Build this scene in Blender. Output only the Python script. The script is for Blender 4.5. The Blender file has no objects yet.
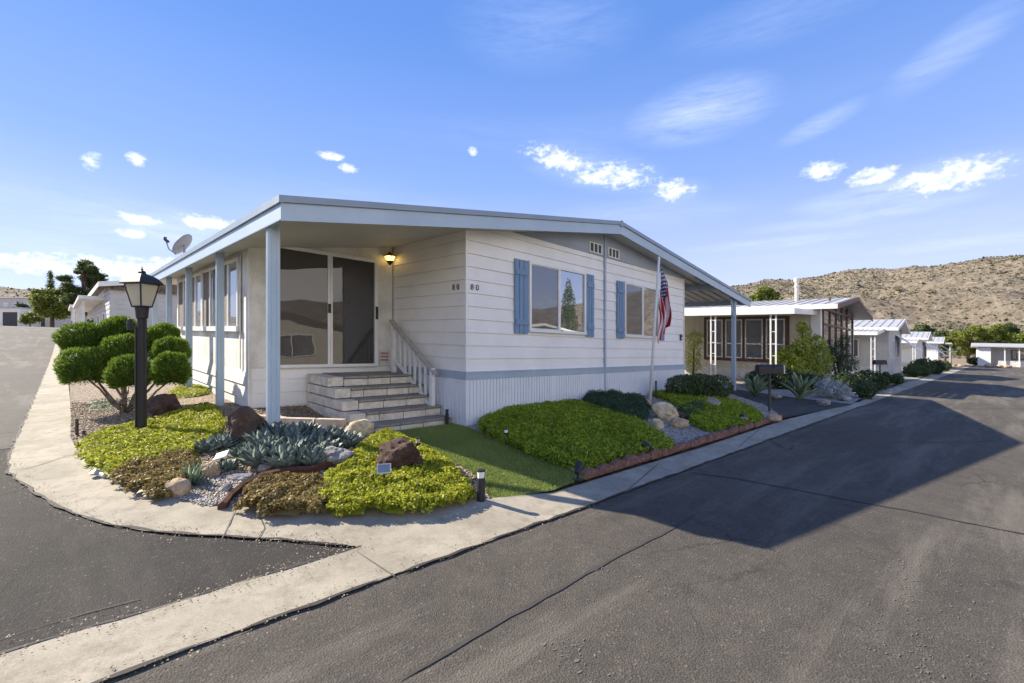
import bpy, bmesh, math, random
import numpy as np
from math import radians as R, sin, cos, pi, sqrt, atan2
from mathutils import Vector, Matrix, noise as mn
from mathutils.geometry import delaunay_2d_cdt
random.seed(7); rng = np.random.default_rng(7)
scene = bpy.context.scene
col = scene.collection
S2 = sqrt(2.0)
SLOPE = 0.03            # the whole hillside falls gently towards the right
CAMH = 1.45
# ------------------------------------------------------------------ camera
cd = bpy.data.cameras.new('camera'); cam = bpy.data.objects.new('camera', cd); col.objects.link(cam)
cam.location = (0, 0, CAMH); cam.rotation_euler = (R(90), 0, 0)
cd.sensor_width = 36; cd.lens = 450/1024*36; cd.clip_start = .05; cd.clip_end = 5000
scene.camera = cam
# ------------------------------------------------------------------ sun + exposure
SUN_TO = Vector((-(.62+1.385)/1.41421, (1.385-.62)/1.41421, 1.0)).normalized()
SUN_EL = math.asin(SUN_TO.z); SUN_AZ = atan2(SUN_TO.x, SUN_TO.y)
sd = bpy.data.lights.new('sun', 'SUN'); so = bpy.data.objects.new('sun', sd); col.objects.link(so)
sd.energy = 4.0; sd.angle = R(.5); sd.color = (1, .90, .74)
so.rotation_euler = SUN_TO.to_track_quat('Z', 'Y').to_euler()
so.location = (-30, 10, 40)
scene.view_settings.view_transform = 'Standard'; scene.view_settings.look = 'None'
scene.view_settings.exposure = 1.5; scene.view_settings.gamma = 1; scene.view_settings.use_curve_mapping = False
scene.cycles.max_bounces = 6; scene.cycles.transparent_max_bounces = 6
# ------------------------------------------------------------------ world: sky and clouds
w = bpy.data.worlds.new('World'); scene.world = w; w.use_nodes = True
nt = w.node_tree; nt.nodes.clear()
def WN(t, **k):
    n = nt.nodes.new(t)
    for a, b in k.items(): setattr(n, a, b)
    return n
def mth(op, a, b=None, c=None, clamp=False):
    n = nt.nodes.new('ShaderNodeMath'); n.operation = op; n.use_clamp = clamp
    for i, x in enumerate((a, b, c)):
        if x is None: continue
        if isinstance(x, (int, float)): n.inputs[i].default_value = x
        else: nt.links.new(x, n.inputs[i])
    return n.outputs[0]
sky = WN('ShaderNodeTexSky', sky_type='NISHITA', sun_disc=False)
sky.sun_elevation = SUN_EL; sky.sun_rotation = SUN_AZ; sky.air_density = 1.0; sky.dust_density = .1; sky.ozone_density = 3.5; sky.altitude = 900
tc = WN('ShaderNodeTexCoord'); sp = WN('ShaderNodeSeparateXYZ'); nt.links.new(tc.outputs['Generated'], sp.inputs[0])
az = mth('ARCTAN2', sp.outputs[0], sp.outputs[1]); el = mth('ARCSINE', sp.outputs[2])
cmb = WN('ShaderNodeCombineXYZ'); nt.links.new(az, cmb.inputs[0]); nt.links.new(mth('MULTIPLY', el, 1.6), cmb.inputs[1])
def wnoise(scale, detail, rough=.55, vec=None, dist=0.0):
    n = WN('ShaderNodeTexNoise'); n.inputs['Scale'].default_value = scale; n.inputs['Detail'].default_value = detail
    n.inputs['Roughness'].default_value = rough; n.inputs['Distortion'].default_value = dist
    nt.links.new(vec if vec is not None else cmb.outputs[0], n.inputs['Vector']); return n.outputs['Fac']
nA = wnoise(34, 7, .6); nB = wnoise(95, 5, .6)
nbump = mth('ADD', mth('MULTIPLY', mth('SUBTRACT', nA, .5), 2.6), mth('MULTIPLY', mth('SUBTRACT', nB, .5), 1.3))
mp = WN('ShaderNodeMapping'); mp.inputs['Rotation'].default_value = (0, 0, R(-24)); mp.inputs['Scale'].default_value = (1.6, 6.5, 1)
nt.links.new(cmb.outputs[0], mp.inputs['Vector'])
nC = wnoise(3.2, 8, .62, mp.outputs[0], .6); nD = wnoise(14, 6, .65, mp.outputs[0], .4)
def dirof(px, py):
    x = (px-512)/450; z = (341.5-py)/450
    return atan2(x, 1), atan2(z, sqrt(1+x*x)), x
def blob(px, py, wx, wy, rot=0):
    a0, e0, x = dirof(px, py)
    wa = wx/450/(1+x*x); we = wy/450/sqrt(1+x*x)
    da = mth('SUBTRACT', az, a0); de = mth('SUBTRACT', el, e0)
    c, s = cos(R(rot)), sin(R(rot))
    p = mth('ADD', mth('MULTIPLY', da, c), mth('MULTIPLY', de, s)); q = mth('SUBTRACT', mth('MULTIPLY', de, c), mth('MULTIPLY', da, s))
    p = mth('DIVIDE', p, wa); q = mth('DIVIDE', q, we)
    return mth('SUBTRACT', 1.0, mth('ADD', mth('MULTIPLY', p, p), mth('MULTIPLY', q, q)))
CUM = [(92,161,10,9,-40),(137,159,10,6,0),(140,220,24,6,0),(205,222,34,8,0),(133,233,20,6,0),(348,168,10,4,0),(473,151,5,4,0),
       (560,160,36,10,-18),(610,175,48,11,-8),(675,190,20,10,0),(820,170,22,9,-12),(873,177,30,9,4),(955,176,58,15,2),(915,182,28,9,0),
       (120,270,95,13,0),(60,268,70,8,0),(200,268,60,10,0),(330,155,14,4,0),(20,262,30,10,0)]
CIR = [(700,112,85,32,4,.85),(822,123,55,11,16,.7),(950,52,95,22,24,.55),(855,201,80,15,0,.75),(545,25,110,40,0,.35),(775,243,110,6,0,.6),(830,222,110,8,0,.4),
       (905,208,90,8,0,.45),(590,168,85,24,-12,.55),(940,180,110,26,0,.6),(160,228,110,24,0,.5),(675,192,40,16,0,.4),(640,215,120,18,0,.35),(100,215,200,30,-4,.35),(950,245,120,7,0,.4),(40,240,120,25,0,.35),(350,210,150,40,0,.22),(780,15,140,25,0,.3),(600,130,300,20,0,.12),(860,245,260,30,0,.25)]
tot = None
for c in CUM:
    b = mth('MULTIPLY_ADD', nbump, 1.0, blob(c[0], c[1], c[2]*1.2, c[3]*1.3, c[4]))
    tot = b if tot is None else mth('MAXIMUM', tot, b)
mr = WN('ShaderNodeMapRange'); mr.interpolation_type = 'SMOOTHSTEP'; nt.links.new(tot, mr.inputs[0]); mr.inputs[1].default_value = .0; mr.inputs[2].default_value = 1.5
# unseen bright cloud bank, added behind and beside the camera to lift the shade
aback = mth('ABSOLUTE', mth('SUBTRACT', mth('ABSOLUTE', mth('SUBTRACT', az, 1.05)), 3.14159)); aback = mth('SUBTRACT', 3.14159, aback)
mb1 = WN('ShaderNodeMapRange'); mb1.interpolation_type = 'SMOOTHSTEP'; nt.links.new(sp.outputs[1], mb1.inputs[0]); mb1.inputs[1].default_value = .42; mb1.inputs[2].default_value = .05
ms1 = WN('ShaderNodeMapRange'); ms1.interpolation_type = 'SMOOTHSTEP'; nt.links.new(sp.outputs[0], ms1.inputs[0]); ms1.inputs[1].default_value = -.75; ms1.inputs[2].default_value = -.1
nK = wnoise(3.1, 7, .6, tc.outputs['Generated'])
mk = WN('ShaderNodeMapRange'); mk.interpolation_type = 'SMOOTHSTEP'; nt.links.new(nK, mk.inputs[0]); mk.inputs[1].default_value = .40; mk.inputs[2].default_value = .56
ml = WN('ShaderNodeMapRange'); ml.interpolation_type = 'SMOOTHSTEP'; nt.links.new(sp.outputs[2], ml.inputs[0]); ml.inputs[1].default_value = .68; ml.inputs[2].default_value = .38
fill_bank = mth('MULTIPLY', mth('MULTIPLY', mth('MULTIPLY', mb1.outputs[0], ms1.outputs[0]), mk.outputs[0]), ml.outputs[0])
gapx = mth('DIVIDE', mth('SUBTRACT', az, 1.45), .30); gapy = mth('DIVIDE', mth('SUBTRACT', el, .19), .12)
gap = mth('SUBTRACT', mth('MULTIPLY_ADD', nbump, .8, 1.5), mth('ADD', mth('MULTIPLY', gapx, gapx), mth('MULTIPLY', gapy, gapy)), clamp=True)  # blue gap shaped into the added bank where the windows mirror it
fill_bank = mth('MULTIPLY', fill_bank, mth('SUBTRACT', 1.0, gap))
cum = mth('MAXIMUM', mth('MULTIPLY', mr.outputs[0], .82), fill_bank)
cir = None
cn = mth('ADD', mth('MULTIPLY', nC, .75), mth('MULTIPLY', nD, .45))
for c in CIR:
    b = mth('MAXIMUM', blob(*c[:5]), 0.0); b = mth('MULTIPLY', mth('POWER', b, 1.3), c[5]*.45)
    cir = b if cir is None else mth('ADD', cir, b)
mr2 = WN('ShaderNodeMapRange'); nt.links.new(cn, mr2.inputs[0]); mr2.inputs[1].default_value = .36; mr2.inputs[2].default_value = .82
cir = mth('MULTIPLY', mth('MINIMUM', cir, 1.0), mr2.outputs[0], clamp=True)
# faint veil towards the horizon
mr3 = WN('ShaderNodeMapRange'); nt.links.new(el, mr3.inputs[0]); mr3.inputs[1].default_value = .55; mr3.inputs[2].default_value = .0; mr3.inputs[3].default_value = 0; mr3.inputs[4].default_value = .07
veil = mth('MULTIPLY', mr3.outputs[0], mth('ADD', nC, .5))
fac = mth('MAXIMUM', mth('ADD', mth('ADD', cir, veil), 0.0, clamp=True), cum)
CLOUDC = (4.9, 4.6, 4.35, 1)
tint = WN('ShaderNodeMix', data_type='RGBA', blend_type='MULTIPLY'); tint.inputs[0].default_value = 1
nt.links.new(sky.outputs[0], tint.inputs[6]); tint.inputs[7].default_value = (.78, .90, 1.12, 1)
gr = WN('ShaderNodeValToRGB'); nt.links.new(mth('DIVIDE', mth('MAXIMUM', el, 0.0), 1.2), gr.inputs[0]); ge = gr.color_ramp.elements
for _ in range(3): ge.new(.5)
for e_, (p_, c_) in zip(ge, ((0, (2.85,3.0,3.95)), (.12, (2.0,2.36,3.8)), (.27, (.98,1.62,3.55)), (.5, (.50,1.15,3.1)), (1, (.3,.8,2.6)))): e_.position = p_; e_.color = (*[x/4 for x in c_], 1)
gs = WN('ShaderNodeMix', data_type='RGBA', blend_type='MULTIPLY'); gs.inputs[0].default_value = 1; nt.links.new(gr.outputs[0], gs.inputs[6]); gs.inputs[7].default_value = (2.75, 2.66, 2.52, 1); gs.clamp_result = False
sk2 = WN('ShaderNodeMix', data_type='RGBA'); sk2.inputs[0].default_value = .92; nt.links.new(tint.outputs[2], sk2.inputs[6]); nt.links.new(gs.outputs[2], sk2.inputs[7])
mx = WN('ShaderNodeMix', data_type='RGBA'); nt.links.new(fac, mx.inputs[0]); nt.links.new(sk2.outputs[2], mx.inputs[6]); cc2 = WN('ShaderNodeMix', data_type='RGBA'); nt.links.new(mth('MAXIMUM', mth('MULTIPLY', tot, .40, None, True), fill_bank), cc2.inputs[0]); cc2.inputs[6].default_value = (2.75, 3.0, 3.8, 1); cc2.inputs[7].default_value = CLOUDC; nt.links.new(cc2.outputs[2], mx.inputs[7])
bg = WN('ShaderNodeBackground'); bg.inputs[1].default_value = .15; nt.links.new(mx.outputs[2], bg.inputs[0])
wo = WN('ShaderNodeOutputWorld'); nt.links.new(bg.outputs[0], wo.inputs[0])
# ------------------------------------------------------------------ coordinates
def sstep(x): x = np.clip(x, 0, 1); return x*x*(3-2*x)
def rise(u, v):         # the left street climbs a little more in the distance
    return 1.5*sstep((np.asarray(v, float)-26)/60)*(1-sstep((np.asarray(u, float)-20)/40))
def W(u, v, h):
    X = (u-v)/S2; Y = (u+v)/S2
    return Vector((X, Y, h-SLOPE*X))
def UV(X, Y): return (X+Y)/S2, (Y-X)/S2
def gp(px, py, h=0.0):  # where the ground at height h is seen
    yh = 341.5+SLOPE*(px-512)
    Y = 450*(CAMH-h)/(py-yh); return ((px-512)/450*Y, Y)
def gu(px, py, h=0.0): return UV(*gp(px, py, h))
def pxy(pts, h=0.0): return [gp(x, y, h) for x, y in pts]
def uvxy(pts): return [((u-v)/S2, (u+v)/S2) for u, v in pts]
# ------------------------------------------------------------------ mesh helpers
class MB:
    def __init__(s): s.v = []; s.f = []; s.m = []
    def add(s, vs, fs, mi=0):
        o = len(s.v); s.v += [tuple(p) for p in vs]
        s.f += [tuple(i+o for i in f) for f in fs]; s.m += [mi]*len(fs); return s
    def box(s, a0, a1, b0, b1, c0, c1, mi=0):
        return s.add([(a0,b0,c0),(a1,b0,c0),(a1,b1,c0),(a0,b1,c0),(a0,b0,c1),(a1,b0,c1),(a1,b1,c1),(a0,b1,c1)],
                     [(0,3,2,1),(4,5,6,7),(0,1,5,4),(1,2,6,5),(2,3,7,6),(3,0,4,7)], mi)
    def prism(s, prof, axis, a, b, mi=0):   # prof: 2d points; axis 'v': (u,h), 'u': (v,h), 'h': (u,v)
        def pt(p, t):
            return (p[0], t, p[1]) if axis == 'v' else (t, p[0], p[1]) if axis == 'u' else (p[0], p[1], t)
        n = len(prof); vs = [pt(p, a) for p in prof]+[pt(p, b) for p in prof]
        fs = [tuple(range(n)), tuple(range(2*n-1, n-1, -1))]+[(i, (i+1) % n, (i+1) % n+n, i+n) for i in range(n)]
        return s.add(vs, fs, mi)
    def tube(s, pts, rad, n=8, mi=0, cap=True):
        pts = [Vector(p) for p in pts]
        if not hasattr(rad, '__len__'): rad = [rad]*len(pts)
        rings = []
        for i, p in enumerate(pts):
            d = (pts[min(i+1, len(pts)-1)]-pts[max(i-1, 0)]).normalized()
            a = d.cross(Vector((0, 0, 1)) if abs(d.z) < .9 else Vector((1, 0, 0))).normalized(); b = d.cross(a)
            rings.append([p+(a*cos(2*pi*k/n)+b*sin(2*pi*k/n))*rad[i] for k in range(n)])
        vs = [q for r in rings for q in r]; fs = []
        for i in range(len(pts)-1):
            for k in range(n): fs.append((i*n+k, i*n+(k+1) % n, (i+1)*n+(k+1) % n, (i+1)*n+k))
        if cap: fs += [tuple(range(n-1, -1, -1)), tuple((len(pts)-1)*n+k for k in range(n))]
        return s.add(vs, fs, mi)
    def lathe(s, prof, n=16, c=(0, 0), mi=0, rot=0):    # prof: (r,z)
        vs = [(c[0]+r*cos(2*pi*k/n+rot), c[1]+r*sin(2*pi*k/n+rot), z) for r, z in prof for k in range(n)]; fs = []
        for i in range(len(prof)-1):
            for k in range(n): fs.append((i*n+k, i*n+(k+1) % n, (i+1)*n+(k+1) % n, (i+1)*n+k))
        fs += [tuple(range(n-1, -1, -1)), tuple((len(prof)-1)*n+k for k in range(n))]
        return s.add(vs, fs, mi)
    def build(s, name, mat, parent=None, origin=None, local=False, smooth=False, bevel=0):
        """uvh vertices unless local=True (then metres from the origin)"""
        if parent is not None:
            base = Vector((0, 0, 0)); r = parent
            while r is not None: base = base+r.location; r = r.parent
        else: base = W(*origin) if origin is not None else Vector((0, 0, 0))
        vs = s.v if local else [tuple(W(*p)-base) for p in s.v]
        me = bpy.data.meshes.new(name); me.from_pydata(vs, [], s.f)
        for m in (mat if isinstance(mat, (list, tuple)) else [mat]): me.materials.append(m)
        if isinstance(mat, (list, tuple)): me.polygons.foreach_set('material_index', s.m)
        bm = bmesh.new(); bm.from_mesh(me); bmesh.ops.recalc_face_normals(bm, faces=bm.faces); bm.to_mesh(me); bm.free()
        if smooth: me.polygons.foreach_set('use_smooth', [True]*len(me.polygons))
        o = bpy.data.objects.new(name, me); col.objects.link(o)
        if parent is not None: o.parent = parent
        elif origin is not None: o.location = base
        if bevel:
            b = o.modifiers.new('bevel', 'BEVEL'); b.width = bevel; b.segments = 2; b.limit_method = 'ANGLE'
        return o
def tag(o, label=None, cat=None, group=None, kind=None):
    if label: o['label'] = label
    if cat: o['category'] = cat
    if group: o['group'] = group
    if kind: o['kind'] = kind
    return o
def thing(name, label, cat, loc, group=None, xyz=False):
    o = bpy.data.objects.new(name, None); col.objects.link(o); o.empty_display_size = .2
    o.location = loc if xyz else W(*loc); return tag(o, label, cat, group)
def kids(o): return [c for c in bpy.data.objects if c.parent == o]
def copy_tree(o, parent=None, ch=None):
    c = o.copy(); col.objects.link(c); c.parent = parent
    for k in kids(o): copy_tree(k, c)
    return c
def inpoly(x, y, P):
    x = np.asarray(x); y = np.asarray(y); r = np.zeros(x.shape, bool); n = len(P)
    for i in range(n):
        x0, y0 = P[i]; x1, y1 = P[(i+1) % n]
        if y0 == y1: continue
        c = ((y0 > y) != (y1 > y)) & (x < (x1-x0)*(y-y0)/(y1-y0)+x0); r ^= c
    return r
def dpoly(x, y, P, closed=True):
    x = np.asarray(x, float); y = np.asarray(y, float); d = np.full(x.shape, 1e9); n = len(P)
    for i in range(n if closed else n-1):
        ax, ay = P[i]; bx, by = P[(i+1) % n]; L = (bx-ax)**2+(by-ay)**2+1e-12
        t = np.clip(((x-ax)*(bx-ax)+(y-ay)*(by-ay))/L, 0, 1)
        d = np.minimum(d, np.hypot(x-ax-t*(bx-ax), y-ay-t*(by-ay)))
    return d
def densify(P, step, jit=0, closed=True):
    out = []; n = len(P)
    for i in range(n if closed else n-1):
        a = P[i]; b = P[(i+1) % n]; L = math.hypot(b[0]-a[0], b[1]-a[1]); k = max(1, min(400, int(L/step)))
        for j in range(k):
            t = j/k; x = a[0]+(b[0]-a[0])*t; y = a[1]+(b[1]-a[1])*t
            if jit: x += random.uniform(-jit, jit); y += random.uniform(-jit, jit)
            out.append((x, y))
    if not closed: out.append(P[-1])
    return out
def smoothpoly(P, it=2):    # corner cutting
    for _ in range(it):
        Q = []; n = len(P)
        for i in range(n):
            a, b = P[i], P[(i+1) % n]
            Q += [(a[0]*.75+b[0]*.25, a[1]*.75+b[1]*.25), (a[0]*.25+b[0]*.75, a[1]*.25+b[1]*.75)]
        P = Q
    return P
def sheet(name, P, hf, mat, step=.3, bstep=None, jit=0, interior=True):
    B = densify(P, bstep or step, jit); pts = list(B); n = len(B)
    if interior:
        xs = [p[0] for p in P]; ys = [p[1] for p in P]
        gx, gy = np.meshgrid(np.arange(min(xs)+step/2, max(xs), step), np.arange(min(ys)+step/2, max(ys), step))
        gx = gx.ravel(); gy = gy.ravel(); k = inpoly(gx, gy, B)
        gx = gx[k]; gy = gy[k]; k = dpoly(gx, gy, B) > step*.4
        pts += list(zip(gx[k].tolist(), gy[k].tolist()))
    r = delaunay_2d_cdt([Vector(p) for p in pts], [], [list(range(n))], 1, 1e-5)
    X = np.array([p.x for p in r[0]]); Y = np.array([p.y for p in r[0]])
    H = hf(X, Y) if callable(hf) else np.full(X.shape, float(hf))
    H = H+rise(*UV(X, Y))
    me = bpy.data.meshes.new(name); me.from_pydata(list(zip(X.tolist(), Y.tolist(), (H-SLOPE*X).tolist())), [], [tuple(f) for f in r[2]])
    me.materials.append(mat); me.polygons.foreach_set('use_smooth', [True]*len(me.polygons))
    bm = bmesh.new(); bm.from_mesh(me)
    for f in bm.faces:
        if f.normal.z < 0: f.normal_flip()
    bm.to_mesh(me); bm.free()
    o = bpy.data.objects.new(name, me); col.objects.link(o); return o
def quads_mesh(name, V, mat, rnd=None, parent=None, loc=None, extra=None):
    """V: (n,4,3) array of leaf quads"""
    n = len(V); nv = n*4
    ev, ef = (np.zeros((0, 3)), np.zeros((0, 3), int)) if extra is None else extra
    me = bpy.data.meshes.new(name)
    co = np.concatenate([V.reshape(-1, 3), ev]); me.vertices.add(len(co)); me.vertices.foreach_set('co', co.astype(np.float32).ravel())
    loops = np.concatenate([np.arange(nv), (ef+nv).ravel()]).astype(np.int32)
    me.loops.add(len(loops)); me.loops.foreach_set('vertex_index', loops)
    st = np.concatenate([np.arange(0, nv, 4), nv+np.arange(0, ef.size, 3)]).astype(np.int32)
    me.polygons.add(len(st)); me.polygons.foreach_set('loop_start', st)
    me.polygons.foreach_set('loop_total', np.concatenate([np.full(n, 4), np.full(len(ef), 3)]).astype(np.int32))
    me.materials.append(mat)
    a = me.attributes.new('rnd', 'FLOAT', 'FACE')
    rr = rng.random(n) if rnd is None else rnd
    a.data.foreach_set('value', np.concatenate([rr, np.full(len(ef), .25)]).astype(np.float32))
    me.update(calc_edges=True); me.validate()
    o = bpy.data.objects.new(name, me); col.objects.link(o)
    if parent is not None: o.parent = parent
    elif loc is not None: o.location = loc
    return o
def unit(a): return a/np.maximum(np.linalg.norm(a, axis=-1, keepdims=True), 1e-9)
def leafquads(C, N, size, asp=.45, spread=.7, along=None):
    """diamond leaves at C; normals N jittered; along: preferred growth direction"""
    n = len(C); N = unit(N+rng.normal(0, spread, (n, 3)))
    T = rng.normal(0, 1, (n, 3)) if along is None else along+rng.normal(0, .35, (n, 3))
    T = unit(T-N*np.sum(T*N, 1, keepdims=True)); B = np.cross(N, T)
    s = (size*(.6+.8*rng.random(n)))[:, None]
    return np.stack([C-T*s*.5, C+B*s*asp*.5, C+T*s*.5, C-B*s*asp*.5], 1)
def ellpts(n, c, r, lump=.12, lo=-1.0):
    D = unit(rng.normal(0, 1, (n, 3))); D = D[D[:, 2] > lo]
    k = 1+lump*np.array([mn.noise(Vector(d*2.2)+Vector(c)) for d in D])[:, None]
    return np.array(c)+D*np.array(r)*k, unit(D/np.array(r))
# ------------------------------------------------------------------ materials
def nmat(name):
    m = bpy.data.materials.new(name); m.use_nodes = True; t = m.node_tree; t.nodes.clear()
    o = t.nodes.new('ShaderNodeOutputMaterial'); p = t.nodes.new('ShaderNodeBsdfPrincipled'); t.links.new(p.outputs[0], o.inputs[0]); return m, t, p, o
def tex(t, kind, scale, detail=4, rough=.6, vec=None, **k):
    n = t.nodes.new('ShaderNodeTex'+kind)
    if 'Scale' in n.inputs: n.inputs['Scale'].default_value = scale
    if kind == 'Noise': n.inputs['Detail'].default_value = detail; n.inputs['Roughness'].default_value = rough
    for a, b in k.items():
        if a in ('feature', 'distance'): setattr(n, a, b)
    if vec is not None: t.links.new(vec, n.inputs['Vector'])
    return n
def ramp(t, fac, stops):
    r = t.nodes.new('ShaderNodeValToRGB'); e = r.color_ramp.elements
    while len(e) < len(stops): e.new(.5)
    for i, (p, c) in enumerate(stops): e[i].position = p; e[i].color = (*c, 1) if len(c) == 3 else c
    t.links.new(fac, r.inputs[0]); return r.outputs[0]
def mixc(t, fac, a, b, mode='MIX'):
    n = t.nodes.new('ShaderNodeMix'); n.data_type = 'RGBA'; n.blend_type = mode
    for i, x in ((0, fac), (6, a), (7, b)):
        if isinstance(x, (int, float)): n.inputs[i].default_value = x
        elif isinstance(x, tuple): n.inputs[i].default_value = (*x, 1)
        else: t.links.new(x, n.inputs[i])
    return n.outputs[2]
def bump(t, p, h, strength, dist=.01, prev=None):
    b = t.nodes.new('ShaderNodeBump'); b.inputs['Strength'].default_value = strength; b.inputs['Distance'].default_value = dist
    t.links.new(h, b.inputs['Height']); t.links.new(b.outputs[0], p.inputs['Normal']); return b
def objco(t): return t.nodes.new('ShaderNodeTexCoord').outputs['Object']
def paint(name, c, c2=None, scale=2.5, rough=.55, bs=.15, metal=0, fine=60, dist=.003):
    m, t, p, o = nmat(name); co = objco(t); c2 = c2 or tuple(x*.8 for x in c)
    n1 = tex(t, 'Noise', scale, 6, .65, co); n2 = tex(t, 'Noise', fine, 3, .6, co)
    c1 = ramp(t, n1.outputs[0], [(.35, c2), (.62, c)])
    c1 = mixc(t, .25, c1, ramp(t, n2.outputs[0], [(.3, tuple(x*.7 for x in c)), (.7, c)]))
    t.links.new(c1, p.inputs['Base Color']); p.inputs['Roughness'].default_value = rough; p.inputs['Metallic'].default_value = metal
    bump(t, p, n2.outputs[0], bs, dist); return m
def leafmat(name, dark, light, tip=None, transl=.3, scale=3.0):
    m, t, p, o = nmat(name); co = objco(t)
    a = t.nodes.new('ShaderNodeAttribute'); a.attribute_name = 'rnd'
    n = tex(t, 'Noise', scale, 4, .6, co)
    s = t.nodes.new('ShaderNodeMath'); s.operation = 'MULTIPLY_ADD'; t.links.new(a.outputs['Fac'], s.inputs[0]); s.inputs[1].default_value = .55
    q = t.nodes.new('ShaderNodeMath'); q.operation = 'MULTIPLY'; t.links.new(n.outputs[0], q.inputs[0]); q.inputs[1].default_value = .55
    t.links.new(q.outputs[0], s.inputs[2])
    st = [(.2, dark), (.75, light)]
    if tip: st.append((.92, tip))
    c = ramp(t, s.outputs[0], st)
    t.links.new(c, p.inputs['Base Color']); p.inputs['Roughness'].default_value = .55; p.inputs['Specular IOR Level'].default_value = .3
    tr = t.nodes.new('ShaderNodeBsdfTranslucent'); t.links.new(c, tr.inputs[0]); mxs = t.nodes.new('ShaderNodeMixShader'); mxs.inputs[0].default_value = transl
    t.links.new(p.outputs[0], mxs.inputs[1]); t.links.new(tr.outputs[0], mxs.inputs[2]); t.links.new(mxs.outputs[0], o.inputs[0]); return m
def glassmat(name, base, refl=.3, wav=0.0):
    m, t, p, o = nmat(name); p.inputs['Base Color'].default_value = (*base, 1); p.inputs['Roughness'].default_value = .5
    g = t.nodes.new('ShaderNodeBsdfGlossy'); g.inputs['Roughness'].default_value = .01; g.inputs['Color'].default_value = (.95, .97, 1, 1)
    mxs = t.nodes.new('ShaderNodeMixShader'); mxs.inputs[0].default_value = refl
    if wav:
        n = tex(t, 'Noise', 1.2, 2, .5, objco(t)); b = t.nodes.new('ShaderNodeBump'); b.inputs['Strength'].default_value = wav; b.inputs['Distance'].default_value = .02
        t.links.new(n.outputs[0], b.inputs['Height']); t.links.new(b.outputs[0], g.inputs['Normal'])
    t.links.new(p.outputs[0], mxs.inputs[1]); t.links.new(g.outputs[0], mxs.inputs[2]); t.links.new(mxs.outputs[0], o.inputs[0]); return m
def asphalt(name, dark, light, patch, rough=.9, ang=-42.7):
    m, t, p, o = nmat(name); co = objco(t)
    n1 = tex(t, 'Noise', .45, 6, .6, co); n2 = tex(t, 'Noise', 130, 2, .7, co); n3 = tex(t, 'Noise', 5, 6, .75, co)
    vo = tex(t, 'Voronoi', 95, vec=co); v2 = tex(t, 'Voronoi', 38, vec=co)
    c = ramp(t, n1.outputs[0], [(.32, dark), (.68, light)])
    c = mixc(t, .5, c, ramp(t, n3.outputs[0], [(.3, tuple(x*.72 for x in dark)), (.7, patch)]))
    sp = ramp(t, n2.outputs[0], [(.3, (.45, .45, .45)), (.5, (.95, .95, .95)), (.72, (1.75, 1.7, 1.6))])
    c = mixc(t, .8, c, sp, 'MULTIPLY')
    g = ramp(t, vo.outputs['Color'], [(.86, (0, 0, 0)), (.96, (1, 1, 1))])
    d = t.nodes.new('ShaderNodeMath'); d.operation = 'MULTIPLY'; t.links.new(g, d.inputs[0]); d.inputs[1].default_value = .30
    c = mixc(t, d.outputs[0], c, (.34, .31, .26))
    # worn streaks along the road
    mp0 = t.nodes.new('ShaderNodeMapping'); mp0.inputs['Rotation'].default_value = (0, 0, R(ang)); t.links.new(co, mp0.inputs[0])
    mpn = t.nodes.new('ShaderNodeMapping'); mpn.inputs['Scale'].default_value = (.22, 1.7, 1)
    t.links.new(mp0.outputs[0], mpn.inputs[0]); n4 = tex(t, 'Noise', 1.1, 7, .68, mpn.outputs[0])
    wv = ramp(t, n4.outputs[0], [(.50, (0, 0, 0)), (.68, (1, 1, 1))])
    d2 = t.nodes.new('ShaderNodeMath'); d2.operation = 'MULTIPLY'; t.links.new(wv, d2.inputs[0]); d2.inputs[1].default_value = .5
    c = mixc(t, d2.outputs[0], c, tuple(x*1.9 for x in patch))
    # dark oil spots
    n5 = tex(t, 'Noise', 2.3, 2, .5, co); oi = ramp(t, n5.outputs[0], [(.70, (0, 0, 0)), (.76, (1, 1, 1))])
    d3 = t.nodes.new('ShaderNodeMath'); d3.operation = 'MULTIPLY'; t.links.new(oi, d3.inputs[0]); d3.inputs[1].default_value = .35
    c = mixc(t, d3.outputs[0], c, tuple(x*.5 for x in dark))
    # branching hairline cracks in some areas
    wob = t.nodes.new('ShaderNodeMix'); wob.data_type = 'RGBA'; wob.blend_type = 'LINEAR_LIGHT'; wob.inputs[0].default_value = .10; t.links.new(co, wob.inputs[6]); t.links.new(n3.outputs['Color'], wob.inputs[7])
    ck = tex(t, 'Voronoi', .85, vec=wob.outputs[2], feature='DISTANCE_TO_EDGE'); ckm = ramp(t, ck.outputs['Distance'], [(.0, (1, 1, 1)), (.012, (0, 0, 0))])
    n6 = tex(t, 'Noise', .33, 3, .5, co); d4 = t.nodes.new('ShaderNodeMath'); d4.operation = 'MULTIPLY'; t.links.new(ckm, d4.inputs[0]); t.links.new(ramp(t, n6.outputs[0], [(.50, (0, 0, 0)), (.60, (.8, .8, .8))]), d4.inputs[1])
    c = mixc(t, d4.outputs[0], c, (.018, .016, .014))
    t.links.new(c, p.inputs['Base Color']); p.inputs['Roughness'].default_value = rough; p.inputs['Specular IOR Level'].default_value = .25
    s = t.nodes.new('ShaderNodeMath'); s.operation = 'ADD'; t.links.new(n2.outputs[0], s.inputs[0]); t.links.new(vo.outputs['Distance'], s.inputs[1])
    bump(t, p, s.outputs[0], .55, .006); return m
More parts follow.
